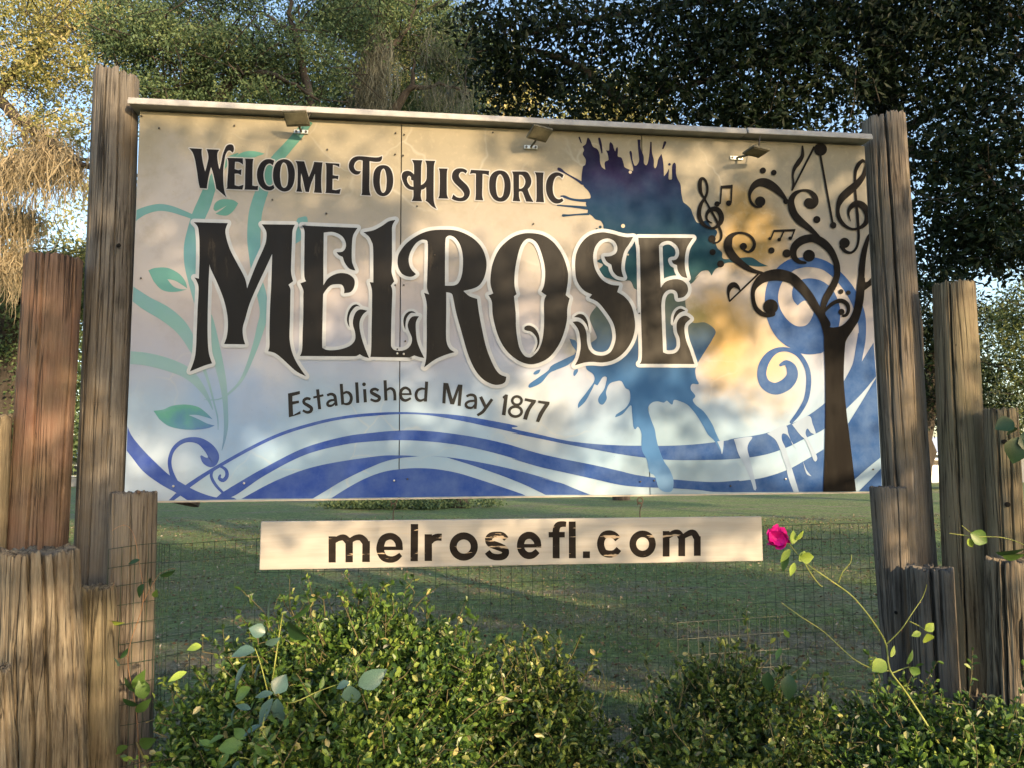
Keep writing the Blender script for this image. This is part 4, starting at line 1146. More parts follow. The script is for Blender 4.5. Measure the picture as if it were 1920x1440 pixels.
def wire_fence(path, ztops, zbot, dx, dz, rad, mat, label, sag=0.0):
    """path xy points with top heights; every wire is a part of its own"""
    root = empty('wire_fence', (path[0][0], path[0][1], 0))
    tag(root, label, 'fence')
    o0 = np.array([path[0][0], path[0][1], 0])
    pts = [(x, y, z) for (x, y), z in zip(path, ztops)]
    _, L = polyline_at(pts, 0.0)
    nv = int(L / dx)
    proto = None
    for i in range(nv + 1):
        p, _ = polyline_at(pts, i * dx)
        wob = rng.normal() * 0.003
        V, Fc = tube_vf([(0, 0, zbot), (wob, 0.004, (p[2] + zbot) * 0.5), (0, 0, p[2])], rad, 5)
        o = mesh_np('wire', V, Fc, mat, root, smooth=True)
        o.location = (p[0] - o0[0], p[1] - o0[1], 0)
    s = np.linspace(0, L, 34)
    nr = int((max(ztops) - zbot) / dz)
    for j in range(nr + 1):
        p, _ = polyline_at(pts, s)
        q = p - o0
        q[:, 2] = p[:, 2] - j * dz + 0.004 * np.sin(s * 2.2 + j * 0.4) - sag * np.sin(np.pi * s / L)
        q[:, 1] += 0.003
        V, Fc = tube_vf(q, rad, 5)
        mesh_np('wire', V, Fc, mat, root, smooth=True)
    return root


def xy(px, py, Y):
    p = W3(px, py, Y); return (p.x, p.y)


zt = lambda px, py, Y: W3(px, py, Y).z
wire_fence([xy(204, 1030, 3.175), xy(292, 1017, 3.185), xy(312, 1022, 3.4), xy(470, 1010, 3.72), xy(1640, 981, 4.16)],
           [zt(204, 1030, 3.175), zt(292, 1017, 3.185), zt(312, 1022, 3.4), zt(470, 1010, 3.72), zt(1640, 981, 4.16)], -0.03, 0.0530, 0.0775, 0.0014, M_WIRE,
           'dark green wire mesh fence running under the sign from post to post', 0.01)
wire_fence([xy(1270, 1168, 3.64), xy(1478, 1156, 3.72)], [zt(1270, 1168, 3.64), zt(1478, 1156, 3.72)], -0.03, 0.0500, 0.0760, 0.0010, M_WIRE2,
           'small pale wire mesh piece low in front of the green fence')

# ------------------------------------------------------------------ shrubs below the sign
M_SHRUB = leaf_mat('shrub_leaf', [(0.0, (0.012, 0.030, 0.008)), (0.4, (0.046, 0.098, 0.018)), (0.75, (0.105, 0.18, 0.030)), (0.95, (0.23, 0.29, 0.06)), (1.0, (0.42, 0.36, 0.16))], 0.38, 0.22, 0.45)
M_SHRUB2 = leaf_mat('shrub_leaf_bronze', [(0.0, (0.012, 0.026, 0.008)), (0.4, (0.05, 0.09, 0.018)), (0.75, (0.12, 0.17, 0.034)), (0.95, (0.26, 0.28, 0.07)), (1.0, (0.36, 0.29, 0.12))], 0.38, 0.22, 0.45)
M_TWIG = flat_mat('shrub_twig', (0.10, 0.085, 0.04), 0.8, mottle=0.4)


def shrub(label, ells, n, sprigs, mat, zmin=0.12, lsize=0.025, seed=1):
    c0 = np.mean([e[0] for e in ells], axis=0)
    root = empty('shrub', (c0[0], c0[1], 0))
    tag(root, label, 'shrub', 'shrubs below the sign')
    org = np.array([c0[0], c0[1], 0])
    P_, D_, tw = [], [], []
    w = np.array([r[0] * r[2] for c, r in ells]); w = w / w.sum()
    for (c, r), f in zip(ells, w):
        k = int(n * f)
        # sprigs of leaves all through the outer part of the mass
        m = k // 9
        d = unit(rng.normal(size=(m, 3)) + np.array([0, -0.25, 0.35]))
        bump = 1 + 0.13 * np.sin(d[:, :1] * 7 + seed) * np.cos(d[:, 2:] * 6 + 1.3) + 0.06 * rng.normal(size=(m, 1))
        rad = (0.55 + 0.45 * rng.random((m, 1)) ** 0.5) * bump
        tipp = np.array(c) + d * np.array(r) * rad
        dirn = unit(d + rng.normal(size=(m, 3)) * 0.55 + np.array([0, 0, 0.35]))
        ln = 0.05 + 0.05 * rng.random((m, 1))
        for q in range(9):
            t = q / 8.0
            P_.append(tipp - dirn * ln * (1 - t) + rng.normal(size=(m, 3)) * 0.004)
            D_.append(dirn * (0.5 + 0.6 * t) + rng.normal(size=(m, 3)) * 0.75)
        for i in range(0, m, 14):
            tw.append(([tipp[i] - dirn[i] * 0.16, tipp[i] - dirn[i] * 0.06 + rng.normal(size=3) * 0.012, tipp[i] + dirn[i] * 0.01], [0.0022, 0.0016, 0.0008]))
    sprigs = list(sprigs)
    for (c, r) in ells:
        for _ in range(int(34 * r[0] / 0.35)):
            d = unit(rng.normal(size=3) * np.array([1, 1, 0.6]) + np.array([0, -0.2, 0.9]))
            b = np.array(c) + d * np.array(r) * 0.93
            sprigs.append((b, b + unit(d + rng.normal(size=3) * 0.35 + np.array([0, 0, 0.4])) * (0.05 + 0.16 * rng.random() ** 2)))
    for b, t in sprigs:      # long shoots standing out of the outline
        b, t = np.array(b), np.array(t)
        mid = (b + t) / 2 + rng.normal(size=3) * 0.015
        tw.append(([b, mid, t], [0.0026, 0.0019, 0.001]))
        k = 15
        s = rng.random((k, 1)) ** 0.7
        p = b + (t - b) * s
        P_.append(p); D_.append(unit(np.tile(t - b, (k, 1))) * 0.8 + rng.normal(size=(k, 3)) * 0.8)
    for c, r in ells:        # stems down to the soil
        for _ in range(5):
            a = np.array([c[0] + rng.normal() * r[0] * 0.25, c[1] + rng.normal() * r[1] * 0.25, -0.05])
            b = np.array([c[0] + rng.normal() * r[0] * 0.5, c[1] + rng.normal() * r[1] * 0.5, c[2] + r[2] * 0.3])
            tw.append(([a, (a + b) / 2 + rng.normal(size=3) * 0.03, b], [0.008, 0.006, 0.004]))
    Pt, Dt = np.concatenate(P_), np.concatenate(D_)
    keep = Pt[:, 2] > zmin
    Pt, Dt = Pt[keep], Dt[keep]
    L = lsize * (0.45 + 0.95 * rng.random(len(Pt)))
    hue = rng.random(len(Pt)) ** 1.15
    leaf_mesh('foliage', Pt - org, Dt, L, 0.52, mat, root, hue, 0.3, 0.9, True)['kind'] = 'stuff'
    st_ = tubes('stems', [([np.array(q) - org for q in pts], rad) for pts, rad in tw], M_TWIG, root, 4)
    st_['kind'] = 'stuff'
    return root


def E3(px, py, Y, rx, ry, rz):
    p = W3(px, py, Y); return ((p.x, p.y, p.z), (rx, ry, rz))


def spr(px0, py0, px1, py1, Y):
    return (W3(px0, py0, Y), W3(px1, py1, Y - 0.05))


shrub('wide small leaved green shrub below the left half of the sign',
      [E3(700, 1280, 3.0, 0.32, 0.38, 0.30), E3(560, 1300, 2.95, 0.32, 0.36, 0.26), E3(820, 1340, 2.95, 0.28, 0.34, 0.30), E3(440, 1400, 2.85, 0.26, 0.30, 0.26),
       E3(640, 1490, 2.7, 0.55, 0.40, 0.40)], 54000,
      [spr(725, 1140, 735, 1085, 2.9), spr(770, 1150, 825, 1098, 2.9), spr(660, 1150, 640, 1110, 2.9), spr(560, 1170, 530, 1120, 2.95), spr(850, 1190, 880, 1150, 2.9), spr(610, 1160, 590, 1115, 3.0),
       spr(700, 1140, 690, 1100, 2.95), spr(800, 1160, 800, 1110, 3.0), spr(420, 1230, 380, 1190, 2.9), spr(480, 1190, 450, 1150, 2.95), spr(900, 1230, 935, 1200, 2.9), spr(330, 1310, 300, 1270, 2.9)], M_SHRUB, seed=1)
shrub('darker ragged shrub in the middle, right of the wide green one',
      [E3(1000, 1350, 3.1, 0.22, 0.28, 0.26), E3(1050, 1450, 2.9, 0.22, 0.3, 0.26), E3(930, 1410, 3.0, 0.2, 0.3, 0.30)], 17000,
      [spr(990, 1240, 985, 1170, 3.05), spr(1010, 1240, 1030, 1185, 3.05), spr(1060, 1250, 1090, 1190, 3.0), spr(1090, 1280, 1125, 1215, 3.0), spr(960, 1250, 940, 1195, 3.05), spr(1030, 1240, 1020, 1200, 3.1)], M_SHRUB2, seed=3)
shrub('bronze tipped shrub below the right half of the sign',
      [E3(1360, 1360, 3.05, 0.22, 0.28, 0.25), E3(1450, 1410, 2.95, 0.26, 0.3, 0.22), E3(1270, 1440, 2.9, 0.18, 0.28, 0.22), E3(1370, 1510, 2.75, 0.40, 0.34, 0.28)], 26000,
      [spr(1345, 1250, 1350, 1195, 3.0), spr(1400, 1250, 1420, 1210, 3.0), spr(1310, 1260, 1290, 1225, 3.0), spr(1450, 1290, 1470, 1245, 3.0), spr(1250, 1320, 1225, 1275, 3.0), spr(1380, 1240, 1385, 1200, 3.05)], M_SHRUB2, seed=5)
shrub('low green shrub in the bottom right corner before the stumps',
      [E3(1610, 1470, 3.0, 0.30, 0.28, 0.22), E3(1760, 1440, 2.85, 0.30, 0.26, 0.22), E3(1890, 1460, 2.75, 0.28, 0.3, 0.24), E3(1680, 1400, 3.25, 0.22, 0.16, 0.2), E3(1720, 1530, 2.7, 0.5, 0.3, 0.26)], 30000,
      [spr(1660, 1340, 1700, 1300, 3.2), spr(1700, 1360, 1760, 1330, 3.1), spr(1800, 1370, 1870, 1340, 2.9), spr(1560, 1370, 1540, 1320, 3.05), spr(1850, 1390, 1900, 1350, 2.8), spr(1630, 1350, 1600, 1300, 3.2), spr(1720, 1340, 1690, 1270, 3.2)], M_SHRUB, seed=7)

# ------------------------------------------------------------------ rose canes with single large leaves
M_ROSE = {n: flat_mat('rose_leaf_' + n, c, r, mottle=0.25, scale=30) for n, c, r in
          (('blue', (0.062, 0.115, 0.10), 0.30), ('green', (0.07, 0.13, 0.03), 0.4), ('lime', (0.22, 0.30, 0.05), 0.45), ('dark', (0.02, 0.05, 0.018), 0.35))}
M_CANE = flat_mat('rose_cane', (0.22, 0.24, 0.06), 0.55, mottle=0.3)
M_CANEB = flat_mat('dry_cane', (0.24, 0.13, 0.07), 0.7, mottle=0.4)
M_PINK = flat_mat('magenta_petal', (0.62, 0.012, 0.24), 0.5, mottle=0.25)


def _leafmesh(wr, curl, serr, seed):
    r = np.random.default_rng(seed)
    V, Fc = [], []
    n = 9
    for i in range(n):
        t = i / (n - 1)
        w = wr * (math.sin(math.pi * min(1, t * 0.97 + 0.02) ** 0.85)) * 0.5 * (1 + serr * (i % 2))
        zc = -curl * t * t
        V += [(-w, t, zc + w * 0.35), (0, t, zc), (w, t, zc + w * 0.35)]
    for i in range(n - 1):
        a = i * 3
        Fc += [(a, a + 1, a + 4, a + 3), (a + 1, a + 2, a + 5, a + 4)]
    me = bpy.data.meshes.new('leaf')
    me.from_pydata(V, [], Fc)
    for p in me.polygons: p.use_smooth = True
    return me


LEAFS = {}
for kind, c in M_ROSE.items():
    for j, (wr, cu) in enumerate(((0.62, 0.2), (0.42, 0.12), (0.85, 0.15))):
        me = _leafmesh(wr, cu, 0.06, j)
        me.materials.append(c)
        LEAFS[kind, j] = me


def rose(name, label, cat, Y, canes, leaves, thick=0.004, mat=None):
    """canes: lists of photo px; leaves: (px, py, length px, direction deg (0 = right, 90 = up), tilt, kind, form)"""
    p0 = W3(*canes[0][0], Y)
    root = empty(name, (p0.x, p0.y, 0))
    tag(root, label, cat)
    org = Vector((p0.x, p0.y, 0))
    for ci, c in enumerate(canes):
        pts = smooth([(x, y, 1, False) for x, y in c], False, 12)
        m = len(pts)
        line = [W3(q[0], q[1], Y + 0.015 * math.sin(i * 0.7 + ci)) - org for i, q in enumerate(pts)]
        t0 = thick if ci == 0 else thick * 0.6
        if ci == 0: line = [Vector((line[0].x + 0.03, line[0].y, -0.05))] + line
        m = len(line)
        tubes('cane', [(line, [t0 * (1 - 0.6 * i / m) for i in range(m)])], mat or M_CANE, root, 6)
        if ci == 0 or m > 10:
            for i in range(3, m - 2, 5):
                d = Vector((rng.normal(), rng.normal() * 0.5, rng.normal() * 0.5 - 0.2)).normalized()
                V, Fc = tube_vf([line[i], line[i] + d * 0.009], [0.0018, 0.0002], 4)
                mesh_np('thorn', V, Fc, M_CANEB, root)
    for x, y, L, a, tilt, kind, form in leaves:
        o = link('leaf', LEAFS[kind, form], None, root)
        o.location = W3(x, y, Y - 0.01) - org
        s = L * Y / F
        o.scale = (s, s, s)
        # leaf points along +y locally; build a frame: y axis in the picture plane tilted, z towards the viewer
        ar = math.radians(a); tl = math.radians(tilt)
        yv = Vector((math.cos(ar), 0, math.sin(ar)))
        zv = Vector((0, -1, 0.25)).normalized()
        xv = yv.cross(zv).normalized(); zv = xv.cross(yv).normalized()
        R_ = Matrix((xv, yv, zv)).transposed()
        R_ = R_ @ Matrix.Rotation(tl, 3, 'Y') @ Matrix.Rotation(rng.normal() * 0.3, 3, 'X')
        o.rotation_euler = R_.to_euler()
    return root


rose('rose_bush', 'rose cane with large blue green leaves rising before the left shrub', 'rose', 2.45,
     [[(462, 1445), (490, 1370), (508, 1290), (522, 1200), (530, 1150)], [(512, 1285), (540, 1318), (600, 1295), (648, 1278)], [(505, 1310), (490, 1250), (478, 1215)], [(470, 1425), (445, 1420), (415, 1440)]],
     [(508, 1122, 44, 235, 60, 'blue', 1), (497, 1187, 30, 165, 10, 'blue', 2), (498, 1208, 36, 35, 35, 'blue', 1), (478, 1220, 42, 200, 40, 'blue', 0), (462, 1245, 52, 250, 50, 'blue', 1), (488, 1245, 38, 255, 60, 'blue', 1),
      (470, 1290, 40, 215, 30, 'green', 0), (515, 1300, 36, 60, 10, 'blue', 2), (520, 1310, 44, 280, 20, 'blue', 0), (512, 1310, 58, 240, 30, 'blue', 1), (512, 1300, 34, 190, 30, 'blue', 1),
      (655, 1285, 40, 280, 5, 'blue', 2), (672, 1285, 56, 25, 20, 'blue', 0), (655, 1280, 26, 200, 30, 'blue', 0), (540, 1165, 50, 335, 55, 'dark', 2), (545, 1160, 46, 10, 75, 'dark', 1),
      (460, 1385, 30, 140, 15, 'green', 0), (455, 1395, 44, 190, 10, 'green', 0), (475, 1385, 34, 30, 15, 'green', 0), (480, 1390, 40, 320, 20, 'green', 0), (478, 1410, 42, 285, 25, 'green', 1),
      (450, 1350, 34, 200, 60, 'green', 1), (430, 1415, 36, 230, 30, 'green', 0), (495, 1345, 30, 20, 40, 'blue', 1), (440, 1330, 36, 240, 50, 'blue', 1), (350, 1260, 34, 215, 20, 'lime', 1), (378, 1212, 26, 200, 30, 'lime', 0), (500, 1330, 34, 320, 40, 'green', 1), (470, 1330, 30, 160, 30, 'blue', 1), (488, 1360, 36, 215, 45, 'blue', 1), (452, 1425, 40, 255, 20, 'blue', 0), (500, 1400, 34, 345, 30, 'green', 1), (420, 1380, 34, 200, 50, 'green', 1), (600, 1292, 22, 70, 30, 'green', 1), (575, 1305, 20, 300, 20, 'green', 1), (515, 1255, 24, 20, 60, 'green', 1), (400, 1400, 30, 150, 40, 'green', 1)])
rr = rose('rose_bush', 'leggy pale green rose cane arching across the right posts', 'rose', 2.7,
          [[(1790, 1445), (1745, 1370), (1700, 1300), (1668, 1255), (1662, 1210), (1640, 1170), (1600, 1120), (1560, 1090), (1510, 1055), (1480, 1020)],
           [(1668, 1258), (1640, 1255), (1600, 1235), (1545, 1185), (1500, 1155), (1465, 1130)], [(1663, 1207), (1690, 1180), (1710, 1150), (1730, 1120), (1738, 1096)], [(1572, 1092), (1580, 1072), (1595, 1055), (1596, 1040)],
           [(1510, 1058), (1520, 1075), (1535, 1095), (1542, 1100)], [(1705, 1165), (1720, 1172), (1735, 1182)], [(1672, 1262), (1690, 1255), (1705, 1250)]],
          [(1485, 1020, 26, 70, 20, 'lime', 0), (1482, 1030, 30, 230, 20, 'lime', 1), (1492, 1012, 24, 40, 40, 'lime', 1), (1498, 1052, 24, 45, 20, 'lime', 0), (1490, 1055, 26, 250, 15, 'lime', 1), (1500, 1045, 26, 0, 30, 'lime', 2), (1478, 1040, 34, 240, 40, 'green', 1),
           (1735, 1182, 20, 40, 10, 'lime', 2), (1738, 1188, 26, 290, 5, 'lime', 2), (1726, 1186, 18, 200, 10, 'lime', 0), (1670, 1232, 22, 60, 15, 'lime', 1), (1660, 1240, 30, 215, 10, 'lime', 2), (1705, 1252, 26, 330, 20, 'green', 0), (1700, 1245, 28, 60, 30, 'green', 1),
           (1730, 1440, 44, 120, 10, 'lime', 0), (1745, 1445, 40, 75, 20, 'lime', 1), (1465, 1215, 24, 250, 40, 'green', 1), (1470, 1180, 22, 300, 20, 'green', 1), (1440, 1260, 36, 270, 30, 'dark', 0), (1480, 1265, 44, 265, 20, 'dark', 0)], 0.0042)
# the flower at its tip
fl = empty('rose_flower', W3(1455, 1010, 2.66))
tag(fl, 'bright magenta pink blossom beside the right end of the hanging board', 'flower')
pv = []
for i in range(8):
    a = i * 2.4
    nn = 5
    V, Fc = [], []
    for u_ in range(nn):
        for v_ in range(nn):
            t, w = u_ / (nn - 1), v_ / (nn - 1) - 0.5
            wd = 0.034 * math.sin(math.pi * (0.12 + 0.70 * t)) * (1 + 0.15 * math.sin(7 * t + i))
            V.append((w * wd * 2, 0.038 * t, 0.010 * t * t + 0.012 * w * w * 4 * t + 0.006 * math.sin(9 * w + 2 * i) * t))
    for u_ in range(nn - 1):
        for v_ in range(nn - 1):
            q = u_ * nn + v_; Fc.append((q, q + 1, q + nn + 1, q + nn))
    o = mesh_py('petal', V, Fc, M_PINK, fl, True)
    o.rotation_euler = (Matrix.Rotation(math.radians(75), 3, 'X') @ Matrix.Rotation(a, 3, 'Z') @ Matrix.Rotation(0.15 + 0.32 * (i % 3), 3, 'X')).to_euler()
    o.location = (0.006 * math.cos(a), -0.003 * i * 0.4, 0.006 * math.sin(a))
tubes('stalk', [([(0, 0.005, 0), (0.03, 0.01, -0.012), (0.056, 0.03, -0.02)], 0.0018)], M_CANE, fl, 5)

rose('rose_bush', 'thin rose shoot with dark leaves entering from the right edge', 'rose', 2.6,
     [[(1990, 1445), (1985, 1200), (1960, 1060), (1925, 1025), (1880, 1008), (1830, 1006), (1780, 1000)], [(1830, 1006), (1815, 995), (1803, 985)], [(1985, 1200), (1995, 900), (1940, 800), (1905, 770), (1897, 752)]],
     [(1820, 1000, 34, 330, 10, 'green', 2), (1815, 1010, 20, 300, 20, 'lime', 0), (1868, 1035, 60, 355, 70, 'dark', 1), (1880, 1042, 50, 350, 60, 'green', 1), (1895, 800, 34, 300, 20, 'dark', 0), (1900, 790, 36, 200, 10, 'dark', 2), (1910, 820, 50, 255, 15, 'dark', 2), (1920, 810, 46, 290, 20, 'dark', 2)], 0.0028)
# wiry vine on the left short post
rose('creeper', 'small dark creeper twining up the wire wrapped post', 'vine', 3.12,
     [[(262, 1440), (255, 1330), (240, 1230), (268, 1130), (262, 1060), (250, 1000), (232, 984), (210, 995)], [(240, 1230), (200, 1240), (170, 1232), (160, 1210)], [(268, 1130), (300, 1075), (330, 1066)], [(190, 1150), (205, 1120), (215, 1090)]],
     [(170, 1228, 26, 200, 40, 'dark', 1), (185, 1222, 30, 20, 30, 'blue', 1), (205, 1230, 28, 300, 20, 'blue', 0), (195, 1255, 26, 250, 30, 'dark', 1), (225, 1235, 22, 30, 50, 'dark', 1), (192, 1160, 44, 0, 65, 'lime', 1), (178, 1158, 20, 240, 20, 'green', 0),
      (270, 1095, 26, 250, 20, 'dark', 0), (262, 1050, 22, 200, 20, 'dark', 1), (300, 1080, 30, 20, 60, 'dark', 1), (285, 1085, 30, 220, 30, 'dark', 0), (290, 1120, 26, 70, 20, 'green', 1), (250, 1290, 44, 60, 30, 'green', 1), (270, 1310, 40, 100, 20, 'green', 0),
      (235, 1270, 36, 300, 40, 'dark', 1), (255, 1335, 40, 45, 30, 'green', 1), (240, 1400, 34, 200, 20, 'green', 1), (262, 1395, 36, 20, 20, 'green', 0), (230, 1310, 34, 330, 40, 'dark', 1), (290, 1350, 40, 30, 30, 'green', 1)], 0.0022, M_CANEB)

# ------------------------------------------------------------------ grass and leaf litter on the lawn
M_GRASS = leaf_mat('grass_blade', [(0.0, (0.04, 0.065, 0.018)), (0.5, (0.105, 0.15, 0.042)), (0.85, (0.20, 0.22, 0.08)), (1.0, (0.36, 0.31, 0.17))], 0.6, 0.25, 0.2)
n = 190000
yy = 3.3 + 17 * rng.random(n) ** 1.6
xx = (rng.random(n) - 0.5) * (yy * 1.25 + 1.5)
pat = np.sin(xx * 1.1 + 0.7) + np.sin(yy * 1.7 + xx * 0.5) + rng.normal(size=n) * 0.7
k = pat > -0.35
gp = np.stack([xx, yy, gh(xx, yy) - 0.006], 1)[k]
gd = np.stack([rng.normal(size=len(gp)) * 0.5, rng.normal(size=len(gp)) * 0.5, np.ones(len(gp))], 1)
gl = (0.018 + 0.040 * rng.random(len(gp)) ** 2) * (0.8 + gp[:, 1] * 0.03)
g = leaf_mesh('grass', gp, gd, gl, 0.13, M_GRASS, None, None, 0.2, 0.0)
tag(g, 'short thin grass growing across the lawn', 'grass', kind='stuff')
M_LIT = leaf_mat('fallen_leaf', [(0.0, (0.05, 0.035, 0.02)), (0.6, (0.13, 0.095, 0.06)), (0.93, (0.22, 0.18, 0.13)), (1.0, (0.36, 0.32, 0.26))], 0.7, 0.05, 0.2)
n = 30000
yy = 3.4 + 18 * rng.random(n) ** 1.7
xx = (rng.random(n) - 0.5) * (yy * 1.25 + 1.5)
lp = np.stack([xx, yy, gh(xx, yy) + 0.006 + 0.012 * rng.random(n)], 1)
ld = np.stack([rng.normal(size=n), rng.normal(size=n), rng.random(n) * 0.5], 1)
l_ = leaf_mesh('leaf_litter', lp, ld, (0.022 + 0.03 * rng.random(n)) * (0.8 + yy * 0.03), 0.5, M_LIT, None, None, 0.4, 2.0)
tag(l_, 'dry brown fallen leaves scattered over the lawn', 'leaf litter', kind='stuff')

# ------------------------------------------------------------------ trees
M_BARK = bark_mat('oak_bark', (0.018, 0.015, 0.012), (0.075, 0.062, 0.05))
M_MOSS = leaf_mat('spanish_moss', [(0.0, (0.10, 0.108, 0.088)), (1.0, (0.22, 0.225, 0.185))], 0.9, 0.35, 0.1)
M_MOSS2 = leaf_mat('moss_sun_in_colour', [(0.0, (0.22, 0.19, 0.13)), (1.0, (0.48, 0.40, 0.27))], 0.9, 0.4, 0.1)  # lighter, warmer copy of the moss, with sunlight put into its colour
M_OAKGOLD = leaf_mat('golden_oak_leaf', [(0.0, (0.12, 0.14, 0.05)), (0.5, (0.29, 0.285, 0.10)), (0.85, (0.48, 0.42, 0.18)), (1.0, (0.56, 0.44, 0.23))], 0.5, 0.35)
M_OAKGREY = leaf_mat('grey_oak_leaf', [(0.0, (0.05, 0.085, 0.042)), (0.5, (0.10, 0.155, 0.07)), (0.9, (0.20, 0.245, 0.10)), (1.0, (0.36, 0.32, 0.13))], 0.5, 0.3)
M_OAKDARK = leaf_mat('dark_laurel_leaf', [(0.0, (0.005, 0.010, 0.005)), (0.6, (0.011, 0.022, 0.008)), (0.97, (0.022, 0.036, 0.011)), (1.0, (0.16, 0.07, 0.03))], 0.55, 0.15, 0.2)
M_FARG = leaf_mat('distant_tree_leaf', [(0.0, (0.03, 0.05, 0.02)), (0.5, (0.08, 0.11, 0.035)), (1.0, (0.22, 0.22, 0.07))], 0.6, 0.3)


def tree(label, base, limbs, ells, n, sub, sig, lsize, mat, moss=None, wr=0.45, rad=0.25, twigs=160, shell=0.2, name='oak_tree', group='trees behind the sign', w=None, droop=0.0, limbr=0.10, twl=1.0):
    """limbs: lists of 3D points; the first is the trunk"""
    root = empty(name, (base[0], base[1], 0))
    tag(root, label, 'tree', group)
    org = np.array([base[0], base[1], 0.0])
    tw = []
    for i, lb in enumerate(limbs):
        pts = np.array([tuple(q) for q in lb], float) - org
        t = np.linspace(0, 1, 2 + 5 * (len(pts) - 1))
        L = np.linspace(0, 1, len(pts))
        cur = np.stack([np.interp(t, L, pts[:, k]) for k in range(3)], 1)
        r0 = rad if i == 0 else limbr
        cur[1:-1] += rng.normal(size=(len(t) - 2, 3)) * r0 * 0.25
        tubes('trunk' if i == 0 else 'limb', [(cur, r0 * (1.15 - (0.55 if i == 0 else 0.85) * t))], M_BARK, root, 12 if i == 0 else 7)
    P_, hv = clumps(ells, n, sub, sig, shell, w)
    D_ = rng.normal(size=P_.shape) + np.array([0, 0, -droop])
    leaf_mesh('crown', P_ - org, D_, lsize * (0.6 + 0.8 * rng.random(len(P_))), wr, mat, root, hv, 0.3, 0.3)['kind'] = 'stuff'
    pick = rng.choice(len(P_), twigs)
    for i in pick:
        c = P_[i] - org
        d = unit(rng.normal(size=3) * np.array([1, 1, 0.7]))
        l = (0.5 + rng.random() * 0.9) * twl
        tw.append(([c - d * l * 0.5, c + rng.normal(size=3) * 0.06, c + d * l * 0.5], [0.011 * twl, 0.007 * twl, 0.003]))
    tubes('twigs', tw, M_BARK, root, 4)['kind'] = 'stuff'
    if moss:
        A, Ln, wd = moss[:3]
        o = strands('spanish_moss', A - org, Ln, wd, moss[3] if len(moss) > 3 else M_MOSS, root)
        o['kind'] = 'stuff'
    return root


def along(pts, n, jit):
    pts = np.array([tuple(q) for q in pts], float)
    t = rng.random(n) * (len(pts) - 1)
    i = np.minimum(t.astype(int), len(pts) - 2)
    f = (t - i)[:, None]
    return pts[i] * (1 - f) + pts[i + 1] * f + rng.normal(size=(n, 3)) * jit


# sunlit mossy oak at far left
Y1 = 14.0
lim1 = [[W3(-60, 930, Y1), W3(-40, 600, Y1), W3(-70, 300, Y1), W3(-30, 60, Y1)],
        [W3(-60, 140, Y1), W3(40, 225, Y1 - 0.5), W3(105, 275, Y1 - 1), W3(150, 310, Y1 - 1.2), W3(260, 330, Y1 - 1)],
        [W3(-60, 350, Y1), W3(30, 300, Y1 - 0.6), W3(110, 295, Y1 - 1), W3(170, 300, Y1)],
        [W3(-70, 260, Y1), W3(40, 120, Y1), W3(120, 60, Y1 + 0.5), W3(230, 0, Y1)]]
ells1 = [E3(20, 60, Y1, 1.5, 1.2, 0.9), E3(140, 90, Y1, 1.2, 1.2, 0.9), E3(60, 170, Y1, 1.1, 1.0, 0.5), E3(120, 260, Y1 - .5, 0.6, 0.7, 0.4), E3(-40, 280, Y1, 0.8, 0.8, 0.5), E3(200, 20, Y1 + .5, 1.0, 1.0, 0.8), E3(20, 420, Y1 + 1, 0.7, 0.6, 0.3),
         E3(100, 480, Y1 + 2, 0.9, 0.6, 0.3), E3(90, 0, Y1 + 1, 1.5, 1.0, 0.6)]
mA = np.concatenate([along(lim1[2][:3], 560, 0.10), along(lim1[1][1:4], 240, 0.13), along([W3(-30, 400, Y1), W3(60, 400, Y1)], 250, 0.15), along([W3(0, 480, Y1), W3(40, 480, Y1)], 150, 0.1)])
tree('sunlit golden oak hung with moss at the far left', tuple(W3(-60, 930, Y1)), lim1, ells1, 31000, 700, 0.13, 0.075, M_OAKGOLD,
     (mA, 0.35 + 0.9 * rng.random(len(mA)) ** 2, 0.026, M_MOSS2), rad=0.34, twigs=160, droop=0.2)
# grey green oak behind the left half of the sign
Y2 = 11.0
lim2 = [[W3(330, 940, Y2 + 1), W3(350, 600, Y2 + 1), W3(330, 300, Y2 + 1), W3(380, 100, Y2 + 1)],
        [W3(585, 210, Y2), W3(560, 80, Y2), W3(545, 30, Y2), W3(540, -60, Y2)], [W3(553, 60, Y2), W3(525, 50, Y2), W3(500, 30, Y2)],
        [W3(380, 220, Y2), W3(450, 140, Y2), W3(520, 140, Y2 - .5), W3(600, 190, Y2)], [W3(330, 300, Y2 + 1), W3(430, 150, Y2), W3(510, 80, Y2)]]
ells2 = [E3(330, 110, Y2, 0.95, 0.9, 0.55), E3(450, 110, Y2, 0.8, 0.8, 0.5), E3(560, 130, Y2 + .5, 0.75, 0.8, 0.5), E3(260, 60, Y2, 0.6, 0.7, 0.5), E3(400, 20, Y2 + 1, 1.0, 0.8, 0.4), E3(300, 200, Y2, 0.6, 0.7, 0.35),
         E3(480, 200, Y2, 0.9, 0.7, 0.25), E3(620, 50, Y2 + 1, 0.8, 0.8, 0.5), E3(700, 30, Y2 + 2, 0.8, 0.8, 0.5)]
tree('grey green oak with drooping twigs behind the left half of the sign', tuple(W3(330, 940, Y2 + 1)), lim2, ells2, 66000, 900, 0.11, 0.055, M_OAKGREY, None, rad=0.3, twigs=420, droop=0.3, limbr=0.06)
